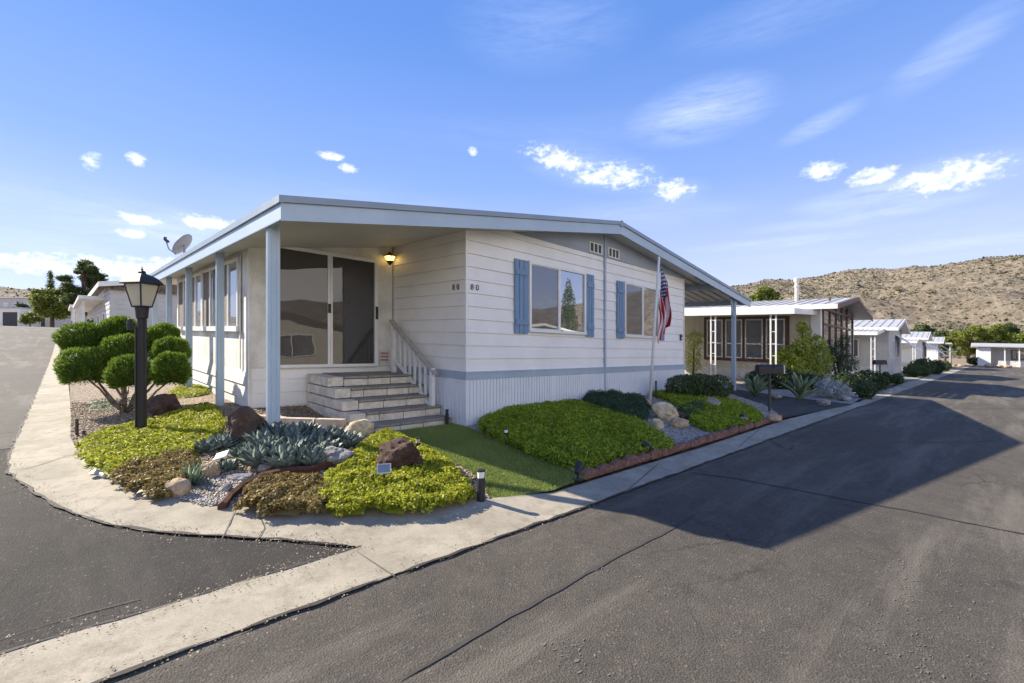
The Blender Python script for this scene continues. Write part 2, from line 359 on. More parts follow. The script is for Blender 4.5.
def concrete(name, c1, c2, stain):
    m, t, p, o = nmat(name); co = objco(t)
    n1 = tex(t, 'Noise', 1.6, 7, .65, co); n2 = tex(t, 'Noise', 110, 3, .7, co); n3 = tex(t, 'Noise', 7, 6, .7, co)
    c = ramp(t, n1.outputs[0], [(.40, c2), (.58, c1)])
    c = mixc(t, ramp(t, n3.outputs[0], [(.48, (0, 0, 0)), (.68, (.7, .7, .7))]), c, stain)
    c = mixc(t, .6, c, ramp(t, n2.outputs[0], [(.3, (.6, .6, .6)), (.55, (1, 1, 1)), (.75, (1.25, 1.22, 1.18))]), 'MULTIPLY')
    t.links.new(c, p.inputs['Base Color']); p.inputs['Roughness'].default_value = .92
    bump(t, p, n2.outputs[0], .35, .004); return m
def gravelmat(name, cols, scale=28, bs=1.0):
    m, t, p, o = nmat(name); co = objco(t)
    v = tex(t, 'Voronoi', scale, vec=co); v2 = tex(t, 'Voronoi', scale*2.3, vec=co); n = tex(t, 'Noise', 1.3, 5, .6, co)
    hs = t.nodes.new('ShaderNodeSeparateColor'); t.links.new(v.outputs['Color'], hs.inputs[0])
    k = len(cols); c = ramp(t, hs.outputs[0], [((i+.0)/(k-1) if k > 1 else 0, x) for i, x in enumerate(cols)])
    c = mixc(t, .75, c, ramp(t, v.outputs['Distance'], [(.0, (1.15, 1.15, 1.15)), (.45, (.9, .9, .9)), (.75, (.25, .24, .22))]), 'MULTIPLY')
    c = mixc(t, .5, c, ramp(t, n.outputs[0], [(.3, (.65, .62, .6)), (.7, (1.1, 1.1, 1.1))]), 'MULTIPLY')
    t.links.new(c, p.inputs['Base Color']); p.inputs['Roughness'].default_value = .9
    mt = t.nodes.new('ShaderNodeMath'); mt.operation = 'SUBTRACT'; mt.inputs[0].default_value = 1; t.links.new(v.outputs['Distance'], mt.inputs[1])
    bump(t, p, mt.outputs[0], bs, .02); return m
def rockmat(name, c1, c2, c3, scale=6, bs=.9):
    m, t, p, o = nmat(name); co = objco(t)
    n1 = tex(t, 'Noise', scale, 8, .7, co); n2 = tex(t, 'Noise', scale*5, 5, .7, co); v = tex(t, 'Voronoi', scale*2.5, vec=co)
    c = ramp(t, n1.outputs[0], [(.3, c1), (.5, c2), (.68, c3)])
    c = mixc(t, .5, c, ramp(t, n2.outputs[0], [(.3, (.55, .52, .5)), (.65, (1.1, 1.1, 1.1))]), 'MULTIPLY')
    t.links.new(c, p.inputs['Base Color']); p.inputs['Roughness'].default_value = .9
    s = t.nodes.new('ShaderNodeMath'); s.operation = 'MULTIPLY_ADD'; t.links.new(n2.outputs[0], s.inputs[0]); s.inputs[1].default_value = .6; t.links.new(n1.outputs[0], s.inputs[2])
    bump(t, p, s.outputs[0], bs, .04); return m
M = {}
M['siding'] = paint('siding_white', (.82, .81, .79), (.71, .70, .67), 1.0, .5, .12)
M['siding_side'] = paint('stucco_white', (.74, .73, .69), (.50, .48, .43), 2.2, .8, .6, fine=35, dist=.008)
M['skirt'] = paint('skirt_bluewhite', (.70, .73, .77), (.62, .65, .70), 1.5, .5, .1)
M['bluegrey'] = paint('trim_bluegrey', (.36, .44, .53), (.29, .37, .46), 2, .45, .08)
M['fascia'] = paint('fascia_blue', (.42, .52, .61), (.35, .45, .54), 1.2, .4, .06)
M['fascialip'] = paint('fascia_lip', (.26, .32, .39), (.21, .27, .33), 2, .4, .06)
M['gablepanel'] = paint('gable_panel', (.32, .37, .43), (.27, .32, .38), 2, .5, .08)
M['shutter'] = paint('shutter_blue', (.16, .27, .41), (.12, .22, .35), 3, .5, .1)
M['soffit'] = paint('soffit', (.62, .61, .56), (.54, .53, .48), 1.4, .6, .1)
M['white'] = paint('white_paint', (.78, .78, .77), (.68, .68, .66), 3, .45, .06)
M['offwhite'] = paint('offwhite_paint', (.62, .62, .60), (.45, .45, .43), 6, .55, .15)
M['roofmetal'] = paint('roof_metal', (.46, .45, .43), (.36, .35, .33), 1.5, .4, .08)
M['panmetal'] = paint('pan_metal', (.62, .60, .55), (.50, .48, .44), 2, .45, .08)
M['glass'] = glassmat('window_glass', (.015, .025, .035), .42, .03)
M['screen'] = glassmat('window_screen', (.025, .028, .032), .16, .06)
M['doorglass'] = glassmat('door_glass', (.012, .010, .008), .06, .10)
M['doorscreen'] = glassmat('door_screen', (.020, .016, .013), .055, .16)
M['curtain'] = paint('curtain', (.20, .17, .14), (.13, .115, .10), 8, .9, .2)
M['black'] = paint('black_metal', (.012, .012, .014), (.02, .02, .022), 8, .55, .1)
M['rail'] = paint('rail_paint', (.78, .78, .76), (.60, .60, .57), 9, .6, .2)
M['railtop'] = paint('rail_top', (.42, .40, .37), (.28, .26, .24), 12, .7, .3)
M['block'] = rockmat('step_block', (.44, .40, .32), (.62, .57, .47), (.76, .70, .59), 5, .3)
M['tread'] = rockmat('step_tread', (.19, .175, .15), (.27, .25, .215), (.35, .325, .28), 4, .3)
M['mortar'] = paint('mortar', (.13, .125, .11), (.09, .085, .08), 6, .9, .4)
M['pinkblock'] = rockmat('edging_block', (.36, .29, .22), (.50, .41, .32), (.62, .54, .44), 4, .3)
M['redbrick'] = rockmat('red_edging', (.12, .055, .04), (.20, .10, .075), (.30, .17, .13), 9, .7)
M['lava'] = rockmat('lava_rock', (.045, .025, .018), (.085, .045, .032), (.15, .085, .06), 9, 1.0)
M['lavabrown'] = rockmat('brown_rock', (.04, .025, .016), (.10, .065, .045), (.19, .14, .10), 7, 1.0)
M['cream'] = rockmat('cream_rock', (.30, .24, .15), (.55, .46, .30), (.70, .62, .45), 6, .7)
M['tan'] = rockmat('tan_rock', (.28, .20, .12), (.42, .31, .20), (.52, .42, .29), 5, .6)
M['greyrock'] = rockmat('grey_rock', (.13, .12, .11), (.27, .26, .25), (.44, .43, .41), 6, .8)
M['asphalt'] = asphalt('asphalt_main', (.060, .054, .046), (.094, .084, .070), (.108, .095, .077))
M['asphalt2'] = asphalt('asphalt_side', (.027, .025, .023), (.044, .040, .036), (.047, .043, .037), ang=-135)
M['asphaltold'] = asphalt('asphalt_old', (.085, .080, .072), (.125, .117, .105), (.13, .12, .105), ang=-135)  # older surface, with the lightening of a grazing view put into its colour
M['asphaltd'] = asphalt('asphalt_drive', (.045, .043, .040), (.065, .062, .058), (.07, .067, .06))
M['tar'] = paint('tar', (.022, .020, .018), (.045, .040, .035), 15, .8, .6)
M['chalk'] = paint('worn_line', (.17, .16, .135), (.10, .095, .085), 22, .9, .4)
M['concrete'] = concrete('curb_concrete', (.37, .33, .255), (.28, .25, .19), (.19, .165, .12))
M['gravel'] = gravelmat('garden_gravel', [(.24, .17, .11), (.33, .25, .17), (.44, .37, .28), (.16, .11, .075), (.28, .21, .15)], 30)
M['gravelgrey'] = gravelmat('grey_gravel', [(.22, .20, .18), (.40, .38, .35), (.55, .53, .5), (.3, .25, .2), (.46, .43, .38)], 34)
M['soil'] = gravelmat('dry_soil', [(.26, .19, .12), (.36, .28, .19), (.3, .23, .15)], 9, .4)
M['lawn'] = leafmat('lawn', (.14, .18, .04), (.27, .33, .09), None, .15, 1.2)
M['sedum'] = leafmat('sedum_yellow', (.12, .15, .012), (.44, .46, .035), (.62, .58, .09), .4, 5)
M['sedumbrown'] = leafmat('sedum_brown', (.10, .075, .025), (.30, .22, .075), (.48, .42, .10), .3, 4)
M['iceplant'] = leafmat('iceplant_green', (.10, .15, .012), (.34, .43, .03), (.54, .56, .08), .45, 2.5)
M['juniperdark'] = leafmat('juniper_low', (.018, .045, .022), (.05, .095, .045), None, .2, 5)
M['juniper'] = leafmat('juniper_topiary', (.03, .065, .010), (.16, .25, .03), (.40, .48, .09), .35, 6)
M['hedge'] = leafmat('hedge', (.03, .055, .018), (.10, .14, .05), None, .25, 5)
M['agave'] = leafmat('agave_blue', (.06, .085, .075), (.17, .215, .185), (.26, .31, .27), .05, 9)
M['aloe'] = leafmat('agave_green', (.13, .19, .10), (.30, .38, .22), None, .1, 4)
M['yellowbush'] = leafmat('euphorbia', (.13, .18, .02), (.36, .42, .06), (.55, .55, .12), .35, 3)
M['darkbush'] = leafmat('dark_shrub', (.02, .04, .012), (.06, .095, .03), None, .25, 3)
M['silver'] = leafmat('silver_shrub', (.20, .23, .22), (.46, .50, .49), None, .2, 6)
M['pine'] = leafmat('pine_needles', (.035, .06, .02), (.13, .17, .055), (.24, .27, .09), .45, 1.2)
M['broad'] = leafmat('broadleaf', (.09, .12, .02), (.24, .28, .05), (.36, .37, .08), .4, .7)
M['scrub'] = leafmat('scrub', (.05, .05, .022), (.13, .125, .06), None, .1, .1)
M['bark'] = rockmat('bark', (.09, .06, .045), (.20, .15, .11), (.33, .28, .22), 12, .8)
M['barkdark'] = rockmat('bark_dark', (.04, .028, .02), (.09, .065, .045), (.14, .11, .08), 12, .8)
M['rust'] = rockmat('rusty_steel', (.05, .02, .012), (.10, .04, .02), (.16, .075, .035), 14, .5)
M['panel'] = glassmat('solar_cell', (.16, .17, .19), .1)
M['beige'] = paint('beige_siding', (.56, .52, .43), (.48, .44, .36), 2, .7, .1)
M['brownred'] = paint('brown_trim', (.11, .05, .035), (.08, .038, .027), 3, .5, .1)
M['greywall'] = paint('grey_wall', (.50, .50, .50), (.42, .42, .42), 2, .6, .1)
M['darkpanel'] = paint('dark_panel', (.055, .05, .05), (.04, .037, .037), 3, .6, .1)
M['shingle'] = gravelmat('shingle', [(.16, .13, .10), (.22, .18, .14), (.13, .10, .08)], 12, .5)
# ================================================================== SETTING
def axisgrid(pts): return np.array(sorted(set(pts)))
gx = axisgrid(list(np.arange(-140, 180, 4.))+[-1200, -800, -500, -300, -200, 240, 320, 450, 700, 1000, 1600])
gy = axisgrid(list(np.arange(-60, 200, 4.))+[-600, -300, -120, 260, 340, 500, 800, 1400])
GX, GY = np.meshgrid(gx, gy); Hh = rise(*UV(GX, GY))-.06
vs = list(zip(GX.ravel().tolist(), GY.ravel().tolist(), (Hh-SLOPE*GX).ravel().tolist())); nx = len(gx)
fs = [(j*nx+i, j*nx+i+1, (j+1)*nx+i+1, (j+1)*nx+i) for j in range(len(gy)-1) for i in range(nx-1)]
me = bpy.data.meshes.new('ground'); me.from_pydata(vs, [], fs); me.materials.append(M['soil'])
g = bpy.data.objects.new('ground', me); col.objects.link(g); tag(g, kind='structure')

# ---- hills all round the valley
crestpts = [(-75,.03),(-50,.10),(-48.7,.11),(-46,.108),(-44.5,.095),(-43.6,.08),(-40,.07),(-30,.06),(-10,.06),(10,.06),(20,.09),(24,.115),(27.5,.13),(29.2,.138),(31.8,.131),
            (34.2,.141),(36.4,.151),(39.5,.155),(42.7,.162),(44.1,.167),(46.6,.178),(48.7,.186),(53,.19),(60,.17),(67,.14),(74,.10),(85,.075),(100,.09),(115,.08),(130,.06)]
def hill_h(a, r):       # azimuth in degrees, ground distance
    t = np.interp(a, [p[0] for p in crestpts], [p[1] for p in crestpts])
    X = r*sin(R(a)); Y = r*cos(R(a)); RC = 620
    depth = 1.0 if abs(a) > 60 else cos(R(a))
    base = -SLOPE*X-2
    crest = CAMH+RC*depth*t                    # height of the skyline
    s = (r-230)/(RC-230)
    p = max(0, s)**1.25 if s <= 1 else 1-.25*(s-1)
    n = mn.fractal(Vector((X/95, Y/95, 2.3)), .9, 2.1, 7)
    n2 = mn.ridged_multi_fractal(Vector((X/150, Y/150, 7.1)), .8, 2.2, 5, 1.0, 2.0)-1.0
    n3_ = mn.ridged_multi_fractal(Vector((X/48, Y/48, 1.1)), .9, 2.1, 5, 1.0, 2.0)-1.0
    return base+(crest-base)*p+(n*13-n2*9+n3_*3.5+3)*min(1, max(0, s*2.2))*(1.0-.66*max(0, 1-abs(s-1)*3))
NA, NR = 760, 110
aa = np.linspace(-75, 130, NA); rr = np.concatenate([np.linspace(225, 640, NR-14), np.linspace(655, 900, 14)])
vs = []
for r in rr:
    for a in aa: vs.append((r*sin(R(a)), r*cos(R(a)), hill_h(a, r)))
fs = [(j*NA+i, j*NA+i+1, (j+1)*NA+i+1, (j+1)*NA+i) for j in range(len(rr)-1) for i in range(NA-1)]
m, t, p, o_ = nmat('hill_scrubland'); co = objco(t)
n1 = tex(t, 'Noise', .02, 8, .7, co); n2 = tex(t, 'Noise', .16, 8, .75, co); v1 = tex(t, 'Voronoi', .26, vec=co); v2 = tex(t, 'Voronoi', .12, vec=co); n3 = tex(t, 'Noise', .9, 4, .7, co)
c = ramp(t, n1.outputs[0], [(.35, (.22, .175, .12)), (.6, (.36, .29, .20))])
c = mixc(t, .6, c, ramp(t, n2.outputs[0], [(.34, (.11, .09, .065)), (.52, (.36, .30, .215)), (.70, (.58, .51, .40))]))
c = mixc(t, ramp(t, v1.outputs['Distance'], [(.16, (.9, .9, .9)), (.36, (0, 0, 0))]), c, (.075, .07, .035))
c = mixc(t, ramp(t, v2.outputs['Distance'], [(.12, (.75, .75, .75)), (.24, (0, 0, 0))]), c, (.12, .095, .07))
t.links.new(c, p.inputs['Base Color']); p.inputs['Roughness'].default_value = .95
bump(t, p, n2.outputs[0], 1.0, 9.0)
me = bpy.data.meshes.new('hills'); me.from_pydata(vs, [], fs); me.materials.append(m); me.polygons.foreach_set('use_smooth', [True]*len(me.polygons))
g = bpy.data.objects.new('hills', me); col.objects.link(g); tag(g, kind='structure')
# scrub bushes and boulders on the slopes in view
NB = 20000; V = []
for k in range(NB):
    if k < 17500: a = random.uniform(22, 52); r = random.uniform(235, 650)
    else: a = random.uniform(-52, -40); r = random.uniform(300, 630)
    if mn.noise(Vector((r*sin(R(a))/60, r*cos(R(a))/60, 5.5)))+random.uniform(-.45, .45) < -.1: a += random.uniform(-1, 1)*.0; continue
    z = hill_h(a, r); s = random.uniform(.3, 1.0)*(2.0 if random.random() < .07 else 1)
    V.append((r*sin(R(a)), r*cos(R(a)), z+s*.3, s))
V = np.array(V); NB = len(V)
octo = np.array([(1,0,0),(-1,0,0),(0,1,0),(0,-1,0),(0,0,1),(0,0,-.5)], float); of = np.array([(0,2,4),(2,1,4),(1,3,4),(3,0,4),(2,0,5),(1,2,5),(3,1,5),(0,3,5)])
ev = (V[:, None, :3]+octo[None]*V[:, 3, None, None]*(.7+.6*rng.random((NB, 6, 1)))*np.array([1, 1, .8])).reshape(-1, 3)
ef = (of[None]+np.arange(NB)[:, None, None]*6).reshape(-1, 3)
g = quads_mesh('scrub', np.zeros((0, 4, 3)), M['scrub'], np.zeros(0), extra=(ev, ef))
g.data.attributes['rnd'].data.foreach_set('value', np.repeat(rng.random(NB), 8).astype(np.float32))
tag(g, 'low olive desert scrub dotted over the dry tan hillsides', 'scrub', kind='stuff')

M['seam'] = paint('seam', (.050, .046, .040), (.035, .032, .028), 9, .9, .6)
# ---- streets
rd = np.array([.735, .678]); rd /= np.linalg.norm(rd); pr = np.array([rd[1], -rd[0]])
C0 = np.array(gp(340, 596.7)); C1 = np.array(gp(585.6, 508))
def onroad(t, off=0): q = C0+rd*t+pr*off; return (q[0], q[1])
main = [onroad(-14, 9.5), onroad(84, 9.5), onroad(84, -.1), onroad(40, -.1), onroad(20, -.1), onroad(8, -.12), onroad(2, -.12), onroad(-3, -.15), onroad(-14, -.15)]
road = tag(sheet('road', main, .004, M['asphalt'], 3, 2), kind='structure')
cross = uvxy([(82, -40), (92, -40), (92, 12), (82, 12)])
tag(sheet('cross_road', cross, .0, M['asphalt'], 4), kind='structure')
left = [onroad(-14, -.3), onroad(-3, -.3), onroad(1.6, -.3)] + pxy([(330, 541), (201, 534), (103, 523), (57, 506)]) + uvxy([(-.3, 7.4), (-.36, 12), (-.30, 40), (-.2, 100), (-9, 100), (-9, 20)])+[(-14, 2), (-14, -8)]
tag(sheet('side_road', left, .001, M['asphalt2'], 2), kind='structure')
tag(sheet('side_road_old', uvxy([(-.30, 8.0), (-.36, 12), (-.30, 40), (-.2, 100), (-9, 100), (-9, 20), (-9, 7.2), (-4, 7.5), (-2, 7.9)]), .005, M['asphaltold'], 2, .5, .02), kind='structure')  # old far stretch, coloured lighter for the grazing angle too
# ---- concrete: rolled kerb, valley gutter and apron in one pour
def jl(P, j=.012, st=.12): return densify(P, st, j, closed=False)
outerL = pxy([(23,485),(57,508),(103,525),(155,534),(201,536.5),(260,540),(310,543),(348,547.5)])
far_out = uvxy([(-.2, 90), (-.36, 40), (-.40, 12), (-.42, 8.2)])+pxy([(8,459),(9,474)])
inner = pxy([(490,504.8),(470,506),(452,508.7),(408,514),(340,514),(289,514),(243,511),(207,505),(155,494),(124,484),(93,472),(77.5,456.6),(70.5,441)])+uvxy([(.10, 9.8), (.11, 12), (.12, 40), (.2, 90)])
gut_up = [onroad(.35, -.48), (-2.246, 1.974), (-4.6, -.2), (-11, -6.2)]
gut_lo = [(-11.3, -7.1), onroad(-4, 0), onroad(-1.4, 0), (C0[0], C0[1]), (C1[0], C1[1])]
far_lo = [onroad(8.5, 0), onroad(14, 0), onroad(60, 0), onroad(82, 0)]
far_in = [onroad(82, -.72), onroad(60, -.72), onroad(30, -.72), gp(860, 402), gp(785, 420.5), gp(700, 449), gp(585, 484), gp(552, 494)]
conc = jl(far_out, .012, .3)+jl(outerL, .013)+[gp(348,547.5)]+jl([onroad(.35,-.48)]+gut_up[1:], .012)+jl(gut_lo, .010)+jl(far_lo, .010, .3)+far_in+inner
kerb_line = inner
def conch(X, Y):        # rises gently to the planting edge
    d = dpoly(X, Y, inner, False); return .014+.045*sstep(1-d/.45)*(dpoly(X, Y, far_out+outerL, False) > .05)
tag(sheet('kerb', conc, conch, M['concrete'], .22, 50), kind='structure')
def ribbon(name, P, wd, z, mat, kind='structure', jit=.0, wj=.3, label=None, cat=None):
    P = densify(P, .12, jit, closed=False); vs = []; n = len(P)
    for i, p in enumerate(P):
        a = Vector(P[max(0, i-1)]); b = Vector(P[min(n-1, i+1)]); d = (b-a).normalized(); q = Vector((-d.y, d.x))
        w2 = wd/2*(1+random.uniform(-wj, wj))*min(1, (i+.3)*.5, (n-i)*.5)
        for s in (-1, 1):
            x = p[0]+q.x*w2*s; y = p[1]+q.y*w2*s; vs.append((x, y, (float(z(np.array([x]), np.array([y]))[0]) if callable(z) else z)+float(rise(*UV(x, y)))-SLOPE*x))
    fs = [(2*i, 2*i+1, 2*i+3, 2*i+2) for i in range(n-1)]
    me = bpy.data.meshes.new(name); me.from_pydata(vs, [], fs); me.materials.append(mat)
    o = bpy.data.objects.new(name, me); col.objects.link(o); return tag(o, label, cat, kind=kind)
# dark broken edge where asphalt meets concrete
ribbon('asphalt_edge', far_out+outerL, .022, .0175, M['tar'], jit=.015, wj=.9)
ribbon('asphalt_edge', gut_up[:3], .018, .0176, M['tar'], jit=.012, wj=.9)
ribbon('asphalt_edge', gut_lo[1:]+far_lo[:2], .018, .0178, M['tar'], jit=.010, wj=.9)
# tar crack across the street, seam along it, worn paint dashes
ribbon('road_crack', pxy([(688,473),(730,478),(790,489),(850,501),(905,511),(960,522),(1024,535),(1150,560)]), .03, .009, M['tar'], jit=.012, wj=.5)
ribbon('road_seam', pxy([(400,683),(470,640),(560,590),(620,556),(668,532),(700,512)]), .022, .0086, M['seam'], jit=.004, wj=.6)
ribbon('side_road_crack', pxy([(0,640),(40,627),(90,612),(140,600)]), .010, .0062, M['tar'], jit=.01, wj=.6)
ribbon('side_road_crack', pxy([(-8,497),(20,490),(24,487)]), .02, .0062, M['tar'], jit=.01, wj=.6)
for i, (a, b) in enumerate([((356,549),(395,576)),((236,512),(222,538)),((77,456),(20,470)),((69,400),(35,403)),((760,428),(738,447)),((660,461),(625,492))]):
    ribbon('kerb_joint', [gp(*a, .03), gp(*b, .02)], .012, lambda X, Y: conch(X, Y)+.004, M['mortar'], wj=.1)
ribbon('kerb_crack', pxy([(268,511),(260,520),(263,528),(255,541)], .03), .012, lambda X, Y: conch(X, Y)+.005, M['tar'], jit=.012, wj=.6)
ribbon('road_seam', pxy([(722,430),(780,436),(850,441),(930,443),(1010,441)]), .02, .0084, M['seam'], jit=.006)
ribbon('road_seam', pxy([(835,404),(880,407),(940,409),(1024,409)]), .03, .0083, M['seam'], jit=.006)
# worn paint flecks and grit on the asphalt
Vq = []
for (x0, y0), (x1, y1), n, sp in (((898,560),(930,683),90,7),((925,520),(985,683),60,12),((690,500),(720,540),25,10),((560,640),(600,683),30,10),((745,540),(900,560),30,12),((600,560),(690,600),25,10),((870,600),(880,683),20,8)):
    for k in range(n):
        t_ = random.random(); X, Y = gp(x0+(x1-x0)*t_+random.gauss(0, sp), y0+(y1-y0)*t_+random.gauss(0, sp*.6)); a = R(42)+random.gauss(0, .5); L = random.uniform(.004, .02); b = random.uniform(.002, .006)
        d = np.array([cos(a), sin(a)]); q = np.array([-d[1], d[0]]); c0 = np.array([X, Y]); P = [c0-d*L, c0-q*b, c0+d*L*random.uniform(.5, 1), c0+q*b]
        Vq.append([(p[0], p[1], .0072-SLOPE*p[0]) for p in P])
tag(quads_mesh('paint_flecks', np.array(Vq), M['chalk']), 'pale worn flecks scattered on the right street asphalt', 'flecks', kind='stuff')
Vq = []
for k in range(2600):
    seg = random.choice([far_out[3:]+outerL, gut_lo[1:]+far_lo[:2], gut_up[:3]]); i = random.randrange(len(seg)-1); t_ = random.random(); X = seg[i][0]*(1-t_)+seg[i+1][0]*t_+random.gauss(0, .07); Y = seg[i][1]*(1-t_)+seg[i+1][1]*t_+random.gauss(0, .07)
    s_ = random.uniform(.002, .006); Vq.append([(X-s_, Y, .021-SLOPE*X), (X, Y-s_, .021-SLOPE*X), (X+s_, Y, .021-SLOPE*X), (X, Y+s_, .025-SLOPE*X)])
tag(quads_mesh('grit', np.array(Vq), M['gravel']), 'fine grit gathered along the kerb and gutter edges', 'grit', kind='stuff')

# ---- garden ground, lawn, beds
HU0, HU1, HV0, HV1 = 4.66, 12.79, 5.72, 21.5      # main body of the house
SU0, SV0, SV1 = 2.10, 8.01, 14.47                  # sunroom
lawn_left = pxy([(490,504.8),(484,492),(472,478),(450,465),(425,450),(398,438),(372,431)])
stair_front = [(2.98, 6.05), (4.6, 6.05)]
lg = inner[:1]+inner[1:]+[]
lgpoly = list(reversed(lawn_left))[:-1]+inner[:-1]+uvxy([(.12, 23.5), (2.1, 23.5), (2.1, 8.02), (2.98, 8.02), (2.98, 6.05)])
edge_l = list(reversed(lawn_left))+inner[1:-1]
def lgh(X, Y):
    d = dpoly(X, Y, edge_l, False); return .055+.20*sstep(d/2.0)
tag(sheet('garden_ground', lgpoly, lgh, M['gravel'], .12, .1), kind='structure')
brick_line = pxy([(585,481.5),(640,464.5),(700,446),(745,431.5),(783,419)])
bed_left = pxy([(585,481.5),(577,477),(556,468.5),(530,457),(497,442),(467,430)])
drive_l = pxy([(783,419),(765,407),(726,394)])
rbpoly = brick_line+drive_l[1:]+uvxy([(14.6, 5.8), (12.8, 5.72), (4.68, 5.72)])+list(reversed(bed_left))[:-1]
def rbh(X, Y):
    d = dpoly(X, Y, brick_line+drive_l[1:], False); d2 = dpoly(X, Y, bed_left, False)
    return .05+.13*sstep(np.minimum(d, d2*1.3)/1.5)
tag(sheet('bed_ground', rbpoly, rbh, M['gravelgrey'], .14, .12), kind='structure')
lawnpoly = pxy([(490,504.8),(552,494),(585,482)])+bed_left[1:]+uvxy([(4.64, 5.72), (4.64, 6.05), (2.98, 6.05)])+list(reversed(lawn_left))[:-1]
lo = sheet('lawn_base', lawnpoly, .035, M['lawn'], .3); tag(lo, kind='structure')
x0, x1 = min(p[0] for p in lawnpoly), max(p[0] for p in lawnpoly); y0, y1 = min(p[1] for p in lawnpoly), max(p[1] for p in lawnpoly)
n = 120000; px_ = rng.uniform(x0, x1, n); py_ = rng.uniform(y0, y1, n); k = inpoly(px_, py_, lawnpoly); px_, py_ = px_[k], py_[k]; n = len(px_)
C = np.stack([px_, py_, .042-SLOPE*px_+rng.random(n)*.012], 1)
T = unit(np.array([0, 0, 1.])+rng.normal(0, .45, (n, 3))); V = leafquads(C, rng.normal(0, 1, (n, 3))*np.array([1, 1, .2]), .026, .18, .1, T*3)
tag(quads_mesh('grass', V, M['lawn']), 'flat green artificial turf between the steps and the kerb', 'turf', kind='stuff')
# driveway of the carport and gravel beyond
drv = pxy([(783,419),(765,407),(726,394)])+uvxy([(14.6, 5.8), (12.85, 5.75), (12.85, 13), (17.3, 13), (17.0, 5.6)])+pxy([(735,390),(790,398),(851,405)])
tag(sheet('driveway', drv+[gp(852, 405.5)], .02, M['asphaltd'], .6), kind='structure')
gb = pxy([(735.5,390),(790,398),(851,405)])+[onroad(22, -.75), onroad(60, -.75)]+uvxy([(62, 20), (17.2, 20)])
tag(sheet('gravel_yard', gb, .03, M['gravelgrey'], 1.5), kind='structure')
for (ua, ub) in ((31.5, 36.0), (47, 61), (72, 76.5)):
    P = [onroad(ua-1.6, -.6), onroad(ub-1.6, -.6)]+uvxy([(ub, 9), (ua, 9)])
    tag(sheet('driveway', P, .05, M['concrete'], 2), kind='structure')

# ================================================================== THE HOUSE
UE0, URG, UE1, VR, VB = 1.71, 8.70, 17.30, 5.31, 16.9
def hT(u): return 2.97+.169*(u-UE0) if u <= URG else 4.15-.1128*(u-URG)
home = thing('mobile_home', 'white lap-sided corner home with blue shutters, gable roof and the number 80', 'house', (HU0, HV0, 0))
mb = MB()
mb.prism([(HU0+.02,.02),(HU1-.02,.02),(HU1-.02,hT(HU1)-.12),(URG,hT(URG)-.12),(HU0+.02,hT(HU0)-.12)], 'v', HV0+.02, HV1)
mb.build('wall', M['siding'], home)
mb = MB()
mb.prism([(SU0+.02,.02),(HU0-.0,.02),(HU0-.0,hT(HU0)-.12),(SU0+.02,hT(SU0)-.12)], 'v', SV0+.02, SV1)
mb.build('sunroom_wall', M['siding_side'], home)
def laps(mb, axis, a0, a1, c, sgn, h0, h1, step=.217, th=.022):
    h = h0
    while h < h1-.01:
        hh = min(h+step, h1)
        mb.prism([(c-.0*sgn, h), (c+th*sgn, h), (c+th*sgn*.9, h+.012), (c+.005*sgn, hh-.007), (c, hh-.007)], axis, a0, a1); h = hh
    return mb
laps(MB(), 'u', HU0+.0, URG-.05, HV0+.02, -1, .93, 3.42).build('siding', M['siding'], home)
laps(MB(), 'u', URG+.01, HU1, HV0+.02, -1, .93, 3.42).build('siding', M['siding'], home)
laps(MB(), 'v', HV0+.01, SV0, HU0+.02, -1, .93, 3.3).build('siding', M['siding'], home)
MB().box(HU0-.012, HU0+.022, HV0-.012, HV0+.022, .93, 3.3).build('corner_trim', M['siding'], home)
MB().box(HU1-.03, HU1+.012, HV0-.012, HV0+.022, .93, 3.42).build('corner_trim', M['siding'], home)
MB().box(URG-.045, URG+.005, HV0-.03, HV0+.01, .02, hT(URG)-.15).build('seam_trim', M['bluegrey'], home)
# trim belt and ribbed skirt
mb = MB(); mb.box(HU0-.02, HU1+.01, HV0-.022, HV0+.018, .80, .928); mb.box(HU0-.022, HU0+.018, HV0+.02, SV0-.0, .80, .928); mb.box(HU0-.026, HU1+.012, HV0-.034, HV0+.01, .912, .936)
mb.build('trim_belt', M['bluegrey'], home)
def ribs(mb, axis, a0, a1, c, sgn, h0, h1, pitch=.075, dep=.014):
    prof = []; x = a0; k = 0
    while x < a1-1e-6:
        e = min(x+pitch, a1); prof += [(x, c+dep*sgn), (x+pitch*.72, c+dep*sgn), (x+pitch*.78, c), (e-.003, c)]; x = e
    vs = []; fs = []
    for (a, b) in prof:
        for h in (h0, h1): vs.append((a, b, h) if axis == 'u' else (b, a, h))
    for i in range(len(prof)-1): fs.append((2*i, 2*i+2, 2*i+3, 2*i+1))
    return mb.add(vs, fs)
mb = MB(); ribs(mb, 'u', HU0, HU1, HV0, -1, -.05, .80); ribs(mb, 'v', HV0, SV0, HU0, -1, -.05, .80, .11)
mb.box(6.8, 6.92, HV0-.02, HV0-.002, .0, .80); mb.box(HU0-.016, HU0+.02, HV0-.016, HV0+.02, 0, .8)
mb.build('skirt', M['skirt'], home)
